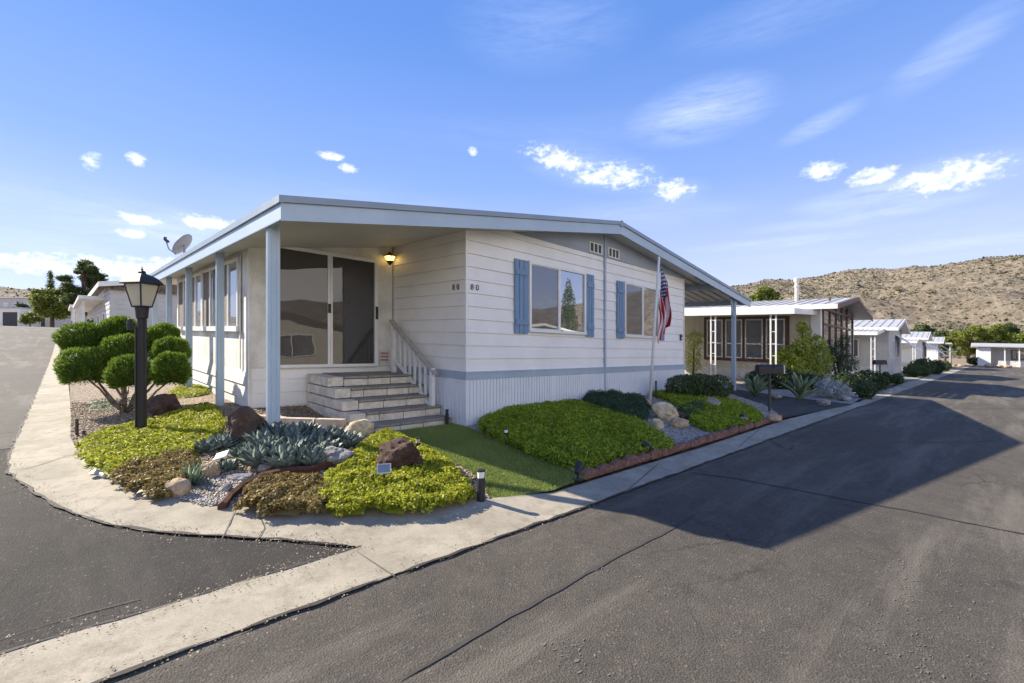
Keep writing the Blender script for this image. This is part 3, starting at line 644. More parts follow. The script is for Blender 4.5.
# blue grey gable panel and vents
gb_ = MB().prism([(HU0+.02,3.425),(HU1-.01,3.425),(HU1-.01,hT(HU1)-.14),(URG,hT(URG)-.14),(5.2,hT(5.2)-.14)], 'v', HV0-.006, HV0+.03)
gb_.build('gable_panel', M['gablepanel'], home)
for (a, b) in ((8.07, 8.55), (8.80, 9.26)):
    m_ = MB(); h0, h1 = 3.47, 3.65; n = 3; m_.box(a, b, HV0-.03, HV0-.005, h0-.02, h0); m_.box(a, b, HV0-.03, HV0-.005, h1, h1+.02)
    for i in range(n+1): x = a+(b-a-.03)*i/n; m_.box(x, x+.03, HV0-.03, HV0-.005, h0, h1)
    ve = m_.build('vent', M['white'], home)
    m_ = MB()
    m_.box(a+.005, b-.005, HV0-.0115, HV0-.0085, h0, h1); m_.build('vent_mesh', M['darkpanel'], ve)
# roof slabs
mb = MB()
mb.prism([(UE0+.02,hT(UE0)-.03),(URG,hT(URG)-.03),(URG,hT(URG)-.22),(UE0+.02,hT(UE0)-.22)], 'v', VR+.025, VB)
mb.prism([(URG+.001,hT(URG)-.031),(HU1+.08,hT(HU1+.08)-.031),(HU1+.08,hT(HU1+.08)-.20),(URG+.001,hT(URG)-.22)], 'v', VR+.025, HV1+.3)
mb.prism([(HU0+.3,hT(HU0+.3)-.031),(URG-.001,hT(URG)-.031),(URG-.001,hT(URG)-.22),(HU0+.3,hT(HU0+.3)-.22)], 'v', VB+.001, HV1+.3)
mb.build('soffit', M['soffit'], home)
mb = MB()
mb.prism([(UE0-.02,hT(UE0)-.027),(UE0-.02,hT(UE0)+.01),(URG,hT(URG)+.012),(HU1+.1,hT(HU1+.1)+.012),(HU1+.1,hT(HU1+.1)-.027),(URG,hT(URG)-.027)], 'v', VR-.02, VB)
roof = mb.build('roof', M['roofmetal'], home)
# fascia on the rake and the eave, each with a darker drip lip on top
def rake(u0, u1, top, bot, v0, v1): return MB().prism([(u0,hT(u0)+top),(u1,hT(u1)+top),(u1,hT(u1)+bot),(u0,hT(u0)+bot)], 'v', v0, v1)
f1 = rake(UE0, URG, -.065, -.262, VR, VR+.022).build('fascia', M['fascia'], home)
rake(UE0-.03, URG, .016, -.062, VR-.028, VR+.02).build('lip', M['fascialip'], f1)
f2 = rake(URG+.001, UE1, -.065, -.262, VR, VR+.022).build('fascia', M['fascia'], home)
rake(URG+.001, UE1+.02, .016, -.062, VR-.028, VR+.02).build('lip', M['fascialip'], f2)
f3 = MB().box(UE0-.004, UE0+.018, VR+.001, VB, hT(UE0)-.262, hT(UE0)-.070).build('fascia', M['fascia'], home)
m_ = MB().box(UE0-.031, UE0+.016, VR-.026, VB, hT(UE0)-.068, hT(UE0)+.014); m_.box(UE0-.016, UE0-.003, VR+.003, VB, hT(UE0)-.262, hT(UE0)-.247); m_.build('lip', M['fascialip'], f3)
MB().box(URG-.05, URG+.05, VR-.03, VR-.003, hT(URG)-.1, hT(URG)+.03).build('ridge_cap', M['fascialip'], home)
# carport of ribbed pans on the right with purlins
mb = MB(); prof = []; v = VR+.03; pitch = .32
while v < 12.0:
    prof += [(v, 0), (v+.19, 0), (v+.22, .05), (v+.29, .05), (v+.318, 0)]; v += pitch
vs = []; fs = []
for (a, dz) in prof:
    for u in (HU1+.1, UE1-.01): vs.append((u, a, hT(u)-.09+dz)); vs.append((u, a, hT(u)-.075+dz))
for i in range(len(prof)-1):
    b = 4*i; fs += [(b, b+2, b+6, b+4), (b+1, b+5, b+7, b+3), (b+2, b+3, b+7, b+6), (b, b+4, b+5, b+1)]
mb.add(vs, fs); cp = mb.build('carport_roof', M['panmetal'], home)
for u in (14.4, 16.95): MB().box(u-.04, u+.04, VR+.05, 11.9, hT(u)-.24, hT(u)-.092).build('purlin', M['fascia'], home)
def post(u, v, h0, h1, wd=.10, fl=True, name='post', mat='fascia'):
    m_ = MB(); a = wd/2
    m_.box(u-a, u+a, v-a, v+a, h0, h1)
    if fl:      # fluted ribs on each face
        for d in (-.028, .028):
            m_.box(u+d-.010, u+d+.010, v-a-.008, v+a+.008, h0+.002, h1-.002); m_.box(u-a-.008, u+a+.008, v+d-.010, v+d+.010, h0+.003, h1-.003)
    return m_.build(name, M[mat], home)
post(1.79, 5.84, .05, hT(1.8)-.2, .118)
for v in (8.69, 11.26, 13.7, 16.1): post(1.85, v, .05, hT(1.85)-.2, .095)
for v in (5.48, 8.3, 11.2):
    p_ = post(16.12, v, 0, hT(16.12)-.09, .12)
    if v < 6:
        MB().tube([(16.1, v, 2.45), (15.8, v, hT(15.8)-.11)], .03, 6).build('brace', M['fascia'], p_)
        MB().tube([(16.14, v, 2.45), (16.4, v, hT(16.4)-.11)], .03, 6).build('brace', M['fascia'], p_)
# ---- windows
def win_front(u0, u1, h0, h1, split=.5):
    v = HV0-.004; fw = .055; m_ = MB()
    m_.box(u0, u1, v-.045, v, h1-fw, h1); m_.box(u0, u1, v-.055, v, h0, h0+fw); m_.box(u0, u0+fw, v-.045, v, h0+fw, h1-fw); m_.box(u1-fw, u1, v-.045, v, h0+fw, h1-fw)
    um = u0+(u1-u0)*split; m_.box(um-.028, um+.028, v-.04, v, h0+fw, h1-fw)
    wi = m_.build('window', M['white'], home)
    MB().box(u0+fw, um-.028, v-.022, v-.018, h0+fw, h1-fw).build('pane', M['screen'], wi)
    MB().box(um+.028, u1-fw, v-.014, v-.010, h0+fw, h1-fw).build('pane', M['glass'], wi)
    m2 = MB(); m2.box(u0+fw, u0+fw+.02, v-.03, v-.01, h0+fw, h1-fw); m2.box(um-.05, um-.029, v-.032, v-.01, h0+fw, h1-fw); m2.box(u0+fw+.02, um-.05, v-.03, v-.01, h0+fw, h0+fw+.022); m2.box(u0+fw+.02, um-.05, v-.03, v-.01, h1-fw-.022, h1-fw)
    m2.build('sash', M['offwhite'], wi)
def shutter(u0, u1, h0, h1):
    v = HV0-.004; m_ = MB(); n = 3; g_ = .012; bw = (u1-u0-g_*(n-1))/n
    for i in range(n): a = u0+i*(bw+g_); m_.box(a, a+bw, v-.028, v-.006, h0, h1)
    for hh in (h0+.16, h1-.28): m_.box(u0+.012, u1-.012, v-.046, v-.026, hh, hh+.10)
    m_.build('shutter', M['shutter'], home)
win_front(6.137, 7.918, 1.64, 2.97); shutter(5.77, 6.11, 1.60, 2.95); shutter(7.945, 8.23, 1.60, 2.95)
win_front(9.485, 11.21, 1.64, 2.97); shutter(9.17, 9.46, 1.60, 2.95); shutter(11.235, 11.52, 1.60, 2.95)
# sunroom long side: four sliding windows in one band
ws = (SV1-.55-8.55)/4; u = SU0
for i in range(4):
    v0 = 8.52+i*(ws+.03); v1 = v0+ws-.02; h0, h1 = 1.52, 2.72; fw = .05; m_ = MB()
    m_.box(u-.04, u+.01, v0, v1, h1-fw, h1); m_.box(u-.06, u+.01, v0-.01, v1+.01, h0-.04, h0+fw); m_.box(u-.04, u+.01, v0, v0+fw, h0+fw, h1-fw); m_.box(u-.04, u+.01, v1-fw, v1, h0+fw, h1-fw)
    vm = (v0+v1)/2; m_.box(u-.035, u+.01, vm-.025, vm+.025, h0+fw, h1-fw)
    wi = m_.build('window', M['white'], home)
    MB().box(u-.012, u-.008, v0+fw, vm-.025, h0+fw, h1-fw).build('pane', M['glass'], wi)
    MB().box(u-.020, u-.016, vm+.025, v1-fw, h0+fw, h1-fw).build('pane', M['curtain'] if i else M['curtain'], wi)
# grooved side panels: battens, lower laps flaring out at the foot
laps(MB(), 'v', SV0+.02, SV1, SU0+.022, -1, .18, .84, .22, .035).build('lower_siding', M['siding_side'], home)
m_ = MB(); v = SV0+.3
MB().box(SU0-.014, SU0+.03, SV0-.014, SV0+.03, .15, hT(SU0)-.2).build('corner_trim', M['siding_side'], home)
MB().box(SU0-.018, SU0-.0, 8.46, 8.50, .86, 2.75).build('batten', M['siding_side'], home)
laps(MB(), 'u', SU0+.0, HU0-.05, SV0+.022, -1, .05, .90, .22, .02).build('lower_siding', M['siding'], home)
MB().prism([(2.13, .905), (HU0-.02, .905), (HU0-.02, hT(HU0)-.2), (2.13, hT(2.13)-.2)], 'v', SV0-.004, SV0+.03).build('porch_wall', M['siding_side'], home)
# sliding door
fw = .06; u0, u1, h0, h1 = 2.46, 4.30, .90, 2.94; v = SV0-.006; m_ = MB()
m_.box(u0, u1, v-.06, v, h1-fw, h1); m_.box(u0, u1, v-.07, v, h0, h0+.05); m_.box(u0, u0+fw, v-.06, v, h0+.05, h1-fw); m_.box(u1-fw, u1, v-.06, v, h0+.05, h1-fw)
dr = m_.build('sliding_door', M['white'], home); um = 3.39
m_ = MB(); m_.box(um-.055, um-.01, v-.05, v-.002, h0+.05, h1-fw); m_.box(um+.0, um+.04, v-.035, v-.002, h0+.05, h1-fw); m_.build('sash', M['white'], dr)
MB().box(u0+fw, um-.055, v-.040, v-.036, h0+.05, h1-fw).build('pane', M['doorscreen'], dr)
MB().box(um+.04, u1-fw, v-.012, v-.008, h0+.05, h1-fw).build('pane', M['doorglass'], dr)
MB().box(um-.05, um-.012, v-.085, v-.05, 1.86, 2.02).build('handle', M['black'], dr)
MB().box(u1-.05, u1-.012, v-.09, v-.06, 1.80, 2.04).build('handle', M['black'], dr)
m_ = MB(); m_.box(3.62, 3.625, v-.014, v-.0125, .95, 1.0)
# house numbers on both faces of the corner
def digits(txt, size, loc_uvh, face):
    cu = bpy.data.curves.new('num', 'FONT'); cu.body = txt; cu.size = size; cu.extrude = .004; cu.align_x = 'CENTER'; cu.offset = -.002
    o = bpy.data.objects.new('num', cu); col.objects.link(o); dg = bpy.context.evaluated_depsgraph_get()
    me = bpy.data.meshes.new_from_object(o.evaluated_get(dg)); bpy.data.objects.remove(o)
    out = MB()
    for p in me.polygons: pass
    vs = []
    for q in me.vertices:
        x, y, z = q.co
        vs.append((loc_uvh[0]+x, loc_uvh[1]-z, loc_uvh[2]+y) if face == 'front' else (loc_uvh[0]-z, loc_uvh[1]-x, loc_uvh[2]+y))
    out.add(vs, [tuple(p.vertices) for p in me.polygons]); return out
for i, ch in enumerate('80'):
    digits(ch, .14, (HU0+.12+i*.115, HV0-.012, 2.285), 'front').build('house_number', M['black'], home)
    digits(ch, .14, (HU0-.012, HV0+.32-i*.12, 2.285), 'side').build('house_number', M['black'], home)
pl = MB().box(12.52, 12.63, HV0-.03, HV0-.008, 1.63, 1.80).build('number_plate', M['darkpanel'], home)
MB().box(12.54, 12.61, HV0-.036, HV0-.031, 1.67, 1.70).build('stripe', M['white'], pl)
pq = MB().box(4.36, 4.56, SV0-.02, SV0-.008, .96, 1.20).build('wall_plaque', M['offwhite'], home)
m_ = MB(); red = paint('plaque_red', (.40, .16, .15), rough=.6)
for k in range(3): m_.box(4.38, 4.54, SV0-.024, SV0-.0205, 1.00+k*.065, 1.03+k*.065)
m_.build('printed_band', red, pq)
# porch light
lt = MB()
lc = W(4.50, SV0-.16, 2.98); org = W(HU0, HV0, 0); L0 = lc-org
lt.lathe([(.02,.13),(.035,.10),(.115,.06),(.12,.05),(.02,.055)], 12, (L0.x, L0.y)); lt.lathe([(.012,-.12),(.03,-.10),(.07,-.05),(.075,-.04),(.012,-.045)], 12, (L0.x, L0.y))
lt.v = [(a, b, c+L0.z) for a, b, c in lt.v]
bw = W(4.50, SV0, 2.98)-org; lt.tube([bw, (bw+L0)/2+Vector((0, 0, .06)), L0+Vector((0, 0, .07))], .018, 6)
for k in range(6):
    a = k*pi/3; lt.tube([L0+Vector((.11*cos(a), .11*sin(a), .05)), L0+Vector((.07*cos(a), .07*sin(a), -.045))], .006, 4)
pln = lt.build('porch_light', M['black'], home, local=True)
em, t, p, o_ = nmat('warm_glass'); p.inputs['Base Color'].default_value = (.8, .5, .15, 1); p.inputs['Emission Color'].default_value = (1, .62, .16, 1); p.inputs['Emission Strength'].default_value = 1.6
gl = MB(); gl.lathe([(.06,-.042),(.085,0),(.10,.045)], 12, (L0.x, L0.y)); gl.v = [(a, b, c+L0.z) for a, b, c in gl.v]; gl.build('glass_shade', em, pln, local=True, smooth=True)
# ---- satellite dish on the roof edge
def at_root(root, mb): pass
dish = thing('satellite_dish', 'grey satellite dish with a receiver arm on the left roof edge of the corner home', 'satellite dish', (2.0, 12.9, hT(2.0)))
ax = Vector((-.80, -.10, .58)).normalized(); sx = ax.cross(Vector((0, 0, 1))).normalized(); sy = sx.cross(ax)
cc = Vector((.02, 0, .46)); vs = []; fs = []; NRg = 7; n = 28
for side in (0, 1):
    for i in range(NRg+1):
        r = .27*i/NRg
        for k in range(n): a = 2*pi*k/n; vs.append(cc+sx*(r*cos(a)*.92)+sy*(r*sin(a)*1.05)+ax*(r*r*.55-(.012 if side else 0)))
for side in (0, 1):
    o0 = side*(NRg+1)*n
    for i in range(NRg):
        for k in range(n): fs.append((o0+i*n+k, o0+i*n+(k+1) % n, o0+(i+1)*n+(k+1) % n, o0+(i+1)*n+k))
for k in range(n): fs.append((NRg*n+k, NRg*n+(k+1) % n, (2*NRg+1)*n+(k+1) % n, (2*NRg+1)*n+k))
dm = paint('dish_grey', (.30, .31, .32), (.22, .23, .24), 4, .4, .05)
MB().add(vs, fs).build('reflector', dm, dish, local=True, smooth=True)
m_ = MB(); foot = Vector((0, 0, 0)); m_.tube([foot, (.03, 0, .2), cc-ax*.03], .022, 8); m_.box(-.08, .08, -.08, .08, 0, .012); m_.tube([(.15, .1, 0), (.03, 0, .2)], .012, 6); m_.build('mast', dm, dish, local=True)
tip = cc+ax*.38-sy*.14; m_ = MB(); m_.tube([cc-sy*.28, cc-sy*.27+ax*.2, tip-ax*.03-sy*.02], .014, 6); am = m_.build('arm', dm, dish, local=True)
MB().tube([tip-ax*.08, tip+ax*.02], .032, 8).tube([tip+Vector((-.02,0,.0)), tip+Vector((.0,0,.07))], .03, 8).build('receiver', M['darkpanel'], am, local=True)
# ---- steps with block risers
st = thing('porch_steps', 'pale slump block steps climbing to the glass sliding door', 'steps', (3.75, 7.0, 0))
vs5 = [(.80, 7.08), (.64, 6.82), (.48, 6.56), (.32, 6.31), (.16, 6.06)]; US0, US1 = 2.98, 4.60
m_ = MB()
for i, (h, ve) in enumerate(vs5): m_.box(US0+.03, US1-.03, ve+.06, SV0-.035, h-.16 if i < 4 else .0, h-.045)
m_.build('core', M['mortar'], st)
def blocks(m_, axis, a0, a1, c0, c1, h0, h1, L=.40, off=0, g=.012):
    x = a0-off
    while x < a1-.01:
        s = max(x, a0); e = min(x+L, a1)-g; d = random.uniform(-.004, .004)
        if e-s > .03:
            if axis == 'u': m_.box(s, e, c0+d, c1, h0, h1-g)
            else: m_.box(c0+d, c1, s, e, h0, h1-g)
        x += L
for i, (h, ve) in enumerate(vs5):
    m_ = MB(); blocks(m_, 'u', US0+.26, US1, ve+.012, ve+.12, h-.155, h-.035, .42, (i % 2)*.21)
    m_.build('riser', M['block'], st, bevel=.006)
    m_ = MB(); nxt = SV0-.04 if i == 0 else vs5[i-1][1]+.03; blocks(m_, 'u', US0+.26, US1+.01, ve-.012, nxt, h-.035, h+.010, .42, (i % 2)*.21)
    m_.build('tread', M['tread'], st, bevel=.004)
for i, (h, ve) in enumerate(vs5):       # stepped cheek on the left
    m_ = MB(); blocks(m_, 'v', ve+.02+(0 if i else .0), SV0-.03, US0, US0+.25, h-.155, h+.0, .40, (i % 2)*.2); m_.build('cheek', M['block'], st, bevel=.006)
# ---- handrail
hr = thing('handrail', 'white wooden handrail with balusters beside the block steps', 'handrail', (4.47, 6.40, 0))
def rh(v): return .93+(v-6.43)*(1.68-.93)/(7.62-6.43)
ur = 4.47
MB().box(ur-.035, ur+.035, 6.36, 6.43, .10, .95).build('post', M['rail'], hr)
MB().box(ur-.035, ur+.035, 7.62, 7.69, .72, 1.70).build('post', M['rail'], hr)
MB().prism([(6.30, rh(6.30)+.0), (7.74, rh(7.74)), (7.74, rh(7.74)+.045), (6.30, rh(6.30)+.045)], 'u', ur-.05, ur+.05).build('top_rail', M['railtop'], hr)
MB().prism([(6.43, rh(6.43)-.66), (7.62, rh(7.62)-.66), (7.62, rh(7.62)-.60), (6.43, rh(6.43)-.60)], 'u', ur-.02, ur+.02).build('bottom_rail', M['rail'], hr)
for k in range(6):
    v = 6.60+k*.165; MB().box(ur-.018, ur+.018, v-.018, v+.018, rh(v)-.62, rh(v)+.002).build('baluster', M['rail'], hr)
# ================================================================== GARDEN
def place(px, py, hf=lgh):
    h = .1
    for _ in range(12):
        X, Y = gp(px, py, h); h = float(hf(np.array([X]), np.array([Y]))[0]) if callable(hf) else hf
    return X, Y, h
def P3(px, py, hf=lgh, dz=0):
    X, Y, h = place(px, py, hf); return Vector((X, Y, h-SLOPE*X+dz))
def rock(label, px, py, size, mat, hf=lgh, seed=0, rot=0, sharp=.5, sink=.12, tilt=0, group=None, name='boulder', sub=4):
    bm = bmesh.new(); bmesh.ops.create_icosphere(bm, subdivisions=sub, radius=1)
    rs = random.Random(seed); cuts = [(Vector((rs.gauss(0, 1), rs.gauss(0, 1), rs.gauss(0, .8))).normalized(), rs.uniform(.55, .88)) for _ in range(12)]
    for v in bm.verts:
        d = v.co.normalized(); r = 1.0
        for nn, k in cuts:
            q = d.dot(nn)
            if q > 0 and r*q > k: r = r*(1-sharp)+sharp*k/q
        r += .16*mn.fractal(d*1.6+Vector((seed*3.1, 0, 0)), .8, 2.2, 5)+.05*mn.noise(d*9+Vector((seed, 0, 0)))
        v.co = d*r
    me = bpy.data.meshes.new(name); bm.to_mesh(me); bm.free(); me.materials.append(mat)
    me.transform(Matrix.Rotation(rot, 4, 'Z') @ Matrix.Rotation(tilt, 4, 'Y') @ Matrix.Diagonal((*size, 1)))
    zmin = min(v.co.z for v in me.vertices); me.transform(Matrix.Translation((0, 0, -zmin-sink*size[2]*2)))
    if sharp < .6: me.polygons.foreach_set('use_smooth', [True]*len(me.polygons))
    o = bpy.data.objects.new(name, me); col.objects.link(o); o.location = P3(px, py, hf)+Vector((0, size[1]*.6, 0))
    return tag(o, label, 'rock', group)
def cover(name, label, P, hf, thick, n, size, mat, cat='ground cover', asp=.5, spread=.55, edge=.14, lump=3.2, up=1.0, lamp=.6, jit=.03):
    P = smoothpoly(P, 2); xs = [p[0] for p in P]; ys = [p[1] for p in P]
    def top(X, Y):
        d = dpoly(X, Y, P); d = np.where(inpoly(X, Y, P), d, 0)
        nz = np.array([mn.noise(Vector((x*lump, y*lump, 3.3)))+.5*mn.noise(Vector((x*lump*3, y*lump*3, 1.3))) for x, y in zip(X.ravel(), Y.ravel())]).reshape(X.shape)
        return hf(X, Y)+(thick*(1+lamp*nz))*sstep(d/edge)**.6
    X = rng.uniform(min(xs), max(xs), int(n*3)); Y = rng.uniform(min(ys), max(ys), int(n*3)); k = inpoly(X, Y, P); X, Y = X[k][:n], Y[k][:n]; n = len(X)
    # a wavering border
    Z = top(X, Y); e = .01
    d = dpoly(X, Y, P); nn_ = np.array([mn.noise(Vector((x*5, y*5, 0)))+.6*mn.noise(Vector((x*14, y*14, 4))) for x, y in zip(X, Y)]); kp = (d > .03+.09*(nn_+.35)) & ((nn_ > -.62) | (rng.random(len(X)) < .3))
    X, Y, Z = X[kp], Y[kp], Z[kp]; n = len(X)
    gxx = (top(X+.03, Y)-Z)/.03; gyy = (top(X, Y+.03)-Z)/.03
    N = unit(np.stack([-np.clip(gxx, -2.5, 2.5), -np.clip(gyy, -2.5, 2.5), np.full(n, up)], 1))
    C = np.stack([X, Y, Z-SLOPE*X+rng.random(n)*jit], 1)
    V = leafquads(C, N, size, asp, spread)
    # body under the leaves
    step = .05; gx_, gy_ = np.meshgrid(np.arange(min(xs), max(xs), step), np.arange(min(ys), max(ys), step))
    T = top(gx_, gy_)-.018; ins = inpoly(gx_, gy_, P) & (dpoly(gx_, gy_, P) > .04); idx = -np.ones(gx_.shape, int); idx[ins] = np.arange(ins.sum())
    ev = np.stack([gx_[ins], gy_[ins], T[ins]-SLOPE*gx_[ins]], 1); ef = []
    for j in range(gx_.shape[0]-1):
        for i in range(gx_.shape[1]-1):
            a, b, c_, d_ = idx[j, i], idx[j, i+1], idx[j+1, i+1], idx[j+1, i]
            if min(a, b, c_, d_) >= 0: ef += [(a, b, c_), (a, c_, d_)]
    o = quads_mesh(name, V, mat, None, extra=(ev, np.array(ef)))
    return tag(o, label, cat, kind='stuff')
pp = lambda pts, h=.12: pxy(pts, h)
cover('sedum', 'bright yellow green sedum carpet around the black lamp post', pp([(70,450),(76,437),(108,428),(140,426),(165,421),(200,414),(221,416),(230,432),(226,448),(200,456),(176,462),(150,468),(120,474),(92,473),(74,464)]), lgh, .06, 30000, .034, M['sedum'], jit=.045, spread=.75, lump=5)
cover('sedum', 'reddish brown sedum patch along the kerb below the yellow carpet', pp([(100,474),(126,460),(160,455),(194,451),(210,464),(200,480),(172,492),(150,497),(130,492),(108,481)]), lgh, .06, 17000, .028, M['sedumbrown'], jit=.05, spread=.8, lump=6)
cover('sedum', 'brown tinged sedum mat in front of the curved rusty edging', pp([(228,506),(240,488),(268,481),(304,479),(334,482),(346,498),(336,513),(290,515),(245,513)], .1), lgh, .07, 19000, .028, M['sedumbrown'], jit=.05, spread=.8, lump=6)
cover('sedum', 'large yellow green sedum mat around the dark red boulder', pp([(306,512),(306,486),(340,474),(358,452),(368,438),(392,432),(428,447),(452,461),(476,484),(482,499),(454,507),(408,514),(345,515)], .1), lgh, .075, 42000, .034, M['sedum'], jit=.05, spread=.75, lump=5)
cover('sedum', 'green sedum strip by the posts at the foot of the sunroom wall', pp([(162,392),(185,388),(205,388),(216,392),(212,397),(190,399),(165,398)], .22), lgh, .05, 5000, .03, M['sedum'])
cover('sedum', 'low green weeds under the left side of the pompom juniper', pp([(78,396),(110,394),(150,396),(158,404),(120,404),(82,405)], .2), lgh, .03, 1500, .03, M['hedge'])
cover('ice_plant', 'wide bright green ground cover bed below the front windows', pp([(474,427),(478,417),(500,409),(540,403),(568,404),(600,412),(640,424),(668,436),(683,444),(655,452),(640,452),(604,462),(586,468),(560,462),(530,453),(500,438)], .13), rbh, .045, 60000, .045, M['iceplant'], edge=.16, asp=.38, up=.8, spread=1.1, jit=.085, lump=4.5, lamp=.7)
cover('ice_plant', 'green ground cover mat between the boulders and the mailbox', pp([(690,425),(676,412),(662,402),(640,396),(690,396),(735,402),(760,411),(770,418),(740,426),(712,430)], .13), rbh, .045, 26000, .05, M['iceplant'], edge=.15, asp=.38, up=.8, spread=1.1, jit=.08, lump=4.5, lamp=.8)
cover('low_juniper', 'dark green creeping juniper between the skirt and the flagpole rocks', pp([(575,401),(600,396),(640,400),(654,407),(652,418),(636,421),(612,417),(590,410)], .22), rbh, .15, 16000, .05, M['juniperdark'], edge=.2, asp=.22, up=.6, spread=.9, jit=.07, lump=3)
cover('low_juniper', 'small dark juniper mat under the hedge behind the pale boulder', pp([(672,408),(700,402),(712,408),(700,416),(680,416)], .22), rbh, .08, 3000, .05, M['juniperdark'], edge=.15, asp=.22, up=.6, spread=.9, jit=.06)
# loose pebbles
def pebbles(name, label, P, hf, n, s0, s1, mat):
    xs = [p[0] for p in P]; ys = [p[1] for p in P]
    X = rng.uniform(min(xs), max(xs), n*3); Y = rng.uniform(min(ys), max(ys), n*3); k = inpoly(X, Y, P); X, Y = X[k][:n], Y[k][:n]; n = len(X)
    Z = hf(X, Y)-SLOPE*X; s = rng.uniform(s0, s1, n)
    o6 = octo*np.array([1, 1, .7]); ev = (np.stack([X, Y, Z+s*.3], 1)[:, None]+o6[None]*s[:, None, None]*(.7+.5*rng.random((n, 6, 1)))).reshape(-1, 3)
    ef = (of[None]+np.arange(n)[:, None, None]*6).reshape(-1, 3)
    o = quads_mesh(name, np.zeros((0, 4, 3)), mat, np.zeros(0), extra=(ev, ef)); o.data.attributes['rnd'].data.foreach_set('value', np.repeat(rng.random(n), 8).astype(np.float32))
    return tag(o, label, 'gravel', kind='stuff')
pebm = leafmat('pebbles', (.12, .085, .055), (.36, .28, .195), (.52, .45, .36), 0, 8)
pebg = leafmat('pebbles_grey', (.15, .14, .125), (.40, .37, .33), (.60, .57, .52), 0, 8)
pebbles('gravel', 'brown gravel chips over the left garden', lgpoly[:40] if False else [p for p in lgpoly if p[1] < 16], lgh, 16000, .008, .022, pebm)
pebbles('gravel', 'white and grey gravel around the front bed', rbpoly, rbh, 7000, .008, .022, pebg)
pebbles('gravel', 'grey gravel by the curved edging and small rocks', pxy([(165,492),(200,478),(235,470),(262,478),(236,500),(205,503)], .08), lgh, 1600, .007, .02, pebg)
# rocks of the left garden
rock('tall dark brown lava rock leaning beside the front porch post', 243, 445, (.25, .17, .25), M['lavabrown'], seed=3, sharp=.85, tilt=-.5, sink=.1)
rock('dark red brown boulder on the yellow sedum near the lawn', 397, 475, (.27, .19, .21), M['lava'], seed=5, sharp=.8)
rock('rounded cream boulder at the foot of the block steps', 358, 436, (.22, .16, .125), M['cream'], seed=9, sharp=.5)
rock('flat grey rock in front of the smaller blue agaves', 328, 467, (.24, .13, .10), M['greyrock'], seed=12, sharp=.7, tilt=-.3)
rock('wide dark brown boulder under the pompom juniper', 160, 418, (.27, .2, .2), M['lava'], seed=15, sharp=.7)
rock('small tan stone at the kerb left of the curved edging', 174, 497, (.105, .08, .085), M['tan'], seed=21, sharp=.4, tilt=.3)
rock('pale rock under the tilted solar light in the left garden', 207, 478, (.10, .08, .075), M['tan'], seed=24, sharp=.7)
rock('whitish flat rock at the left end of the rusty edging', 238, 481, (.14, .07, .035), M['greyrock'], seed=27, sharp=.6)
rock('reddish low rock in the gravel right of the pompom juniper', 182, 420, (.16, .1, .06), M['lava'], seed=28, sharp=.6)
for i, (x, y, s, lb) in enumerate([(216,466,.055,'little pale stone beside the small agave'),(262,473,.06,'little grey stone under the big agave leaves'),(190,470,.05,'little brown stone behind the green aloe'),(225,492,.045,'little stone in grey gravel near the kerb crack')]):
    rock(lb, x, y, (s*1.3, s, s*.8), M['greyrock'] if i % 2 else M['tan'], seed=40+i, sub=3)
# rocks of the front bed
rock('large pale yellow boulder beside the flagpole', 668, 421, (.27, .2, .20), M['cream'], rbh, seed=51, sharp=.75, tilt=.35)
rock('flat tan rock at the base of the flagpole', 641, 407, (.27, .16, .10), M['tan'], rbh, seed=52, sharp=.6)
rock('small cream rock in front of the large pale boulder', 659, 429, (.11, .09, .11), M['cream'], rbh, seed=53, sharp=.7)
rock('broad tan rock right of the large pale boulder', 680, 428, (.17, .12, .10), M['tan'], rbh, seed=54, sharp=.7)
rock('dark rock behind the broad tan rock', 682, 419, (.12, .1, .08), M['lavabrown'], rbh, seed=55, sharp=.7)
rock('pale pitted boulder in green cover left of the mailbox', 713, 409, (.20, .14, .15), M['greyrock'], rbh, seed=56, sharp=.6)
rock('small brown rock on the green mat near the red edging', 720, 421, (.12, .1, .07), M['lavabrown'], rbh, seed=57, sharp=.7)
rock('small white rock by the spotlight near the mailbox', 745, 425, (.10, .08, .08), M['greyrock'], rbh, seed=58, sharp=.6)
rock('low mossy rock at the end of the red edging', 776, 421, (.16, .1, .08), M['tan'], rbh, seed=59, sharp=.5)
# red scalloped edging
bl = densify(brick_line, .235, 0, closed=False); er = thing('brick_edging', 'row of weathered red edging blocks along the front bed', 'edging', (*UV(*bl[0]), 0))
for a, b in zip(bl[:-1], bl[1:]):
    m_ = MB(); ua, va = UV(*a); ub, vb = UV(*b); d = Vector((ub-ua, vb-va)); L = d.length; d /= L; q = Vector((-d.y, d.x)); hh = random.uniform(.085, .115); k = 6
    prof = [(L*.02, 0), (L*.02, hh*.72)]+[(L*(.04+.92*j/k), hh*(.76+.26*sin(pi*j/k))) for j in range(k+1)]+[(L*.98, hh*.72), (L*.98, 0)]
    o0 = random.uniform(-.012, .012)
    vs = [(ua+d.x*x+q.x*(s+o0), va+d.y*x+q.y*(s+o0), z+.01) for s in (.0, .075) for x, z in prof]; n = len(prof)
    m_.add(vs, [tuple(range(n)), tuple(range(2*n-1, n-1, -1))]+[(i, (i+1) % n, (i+1) % n+n, i+n) for i in range(n)]); m_.build('edging_block', M['redbrick'], er, bevel=.008)
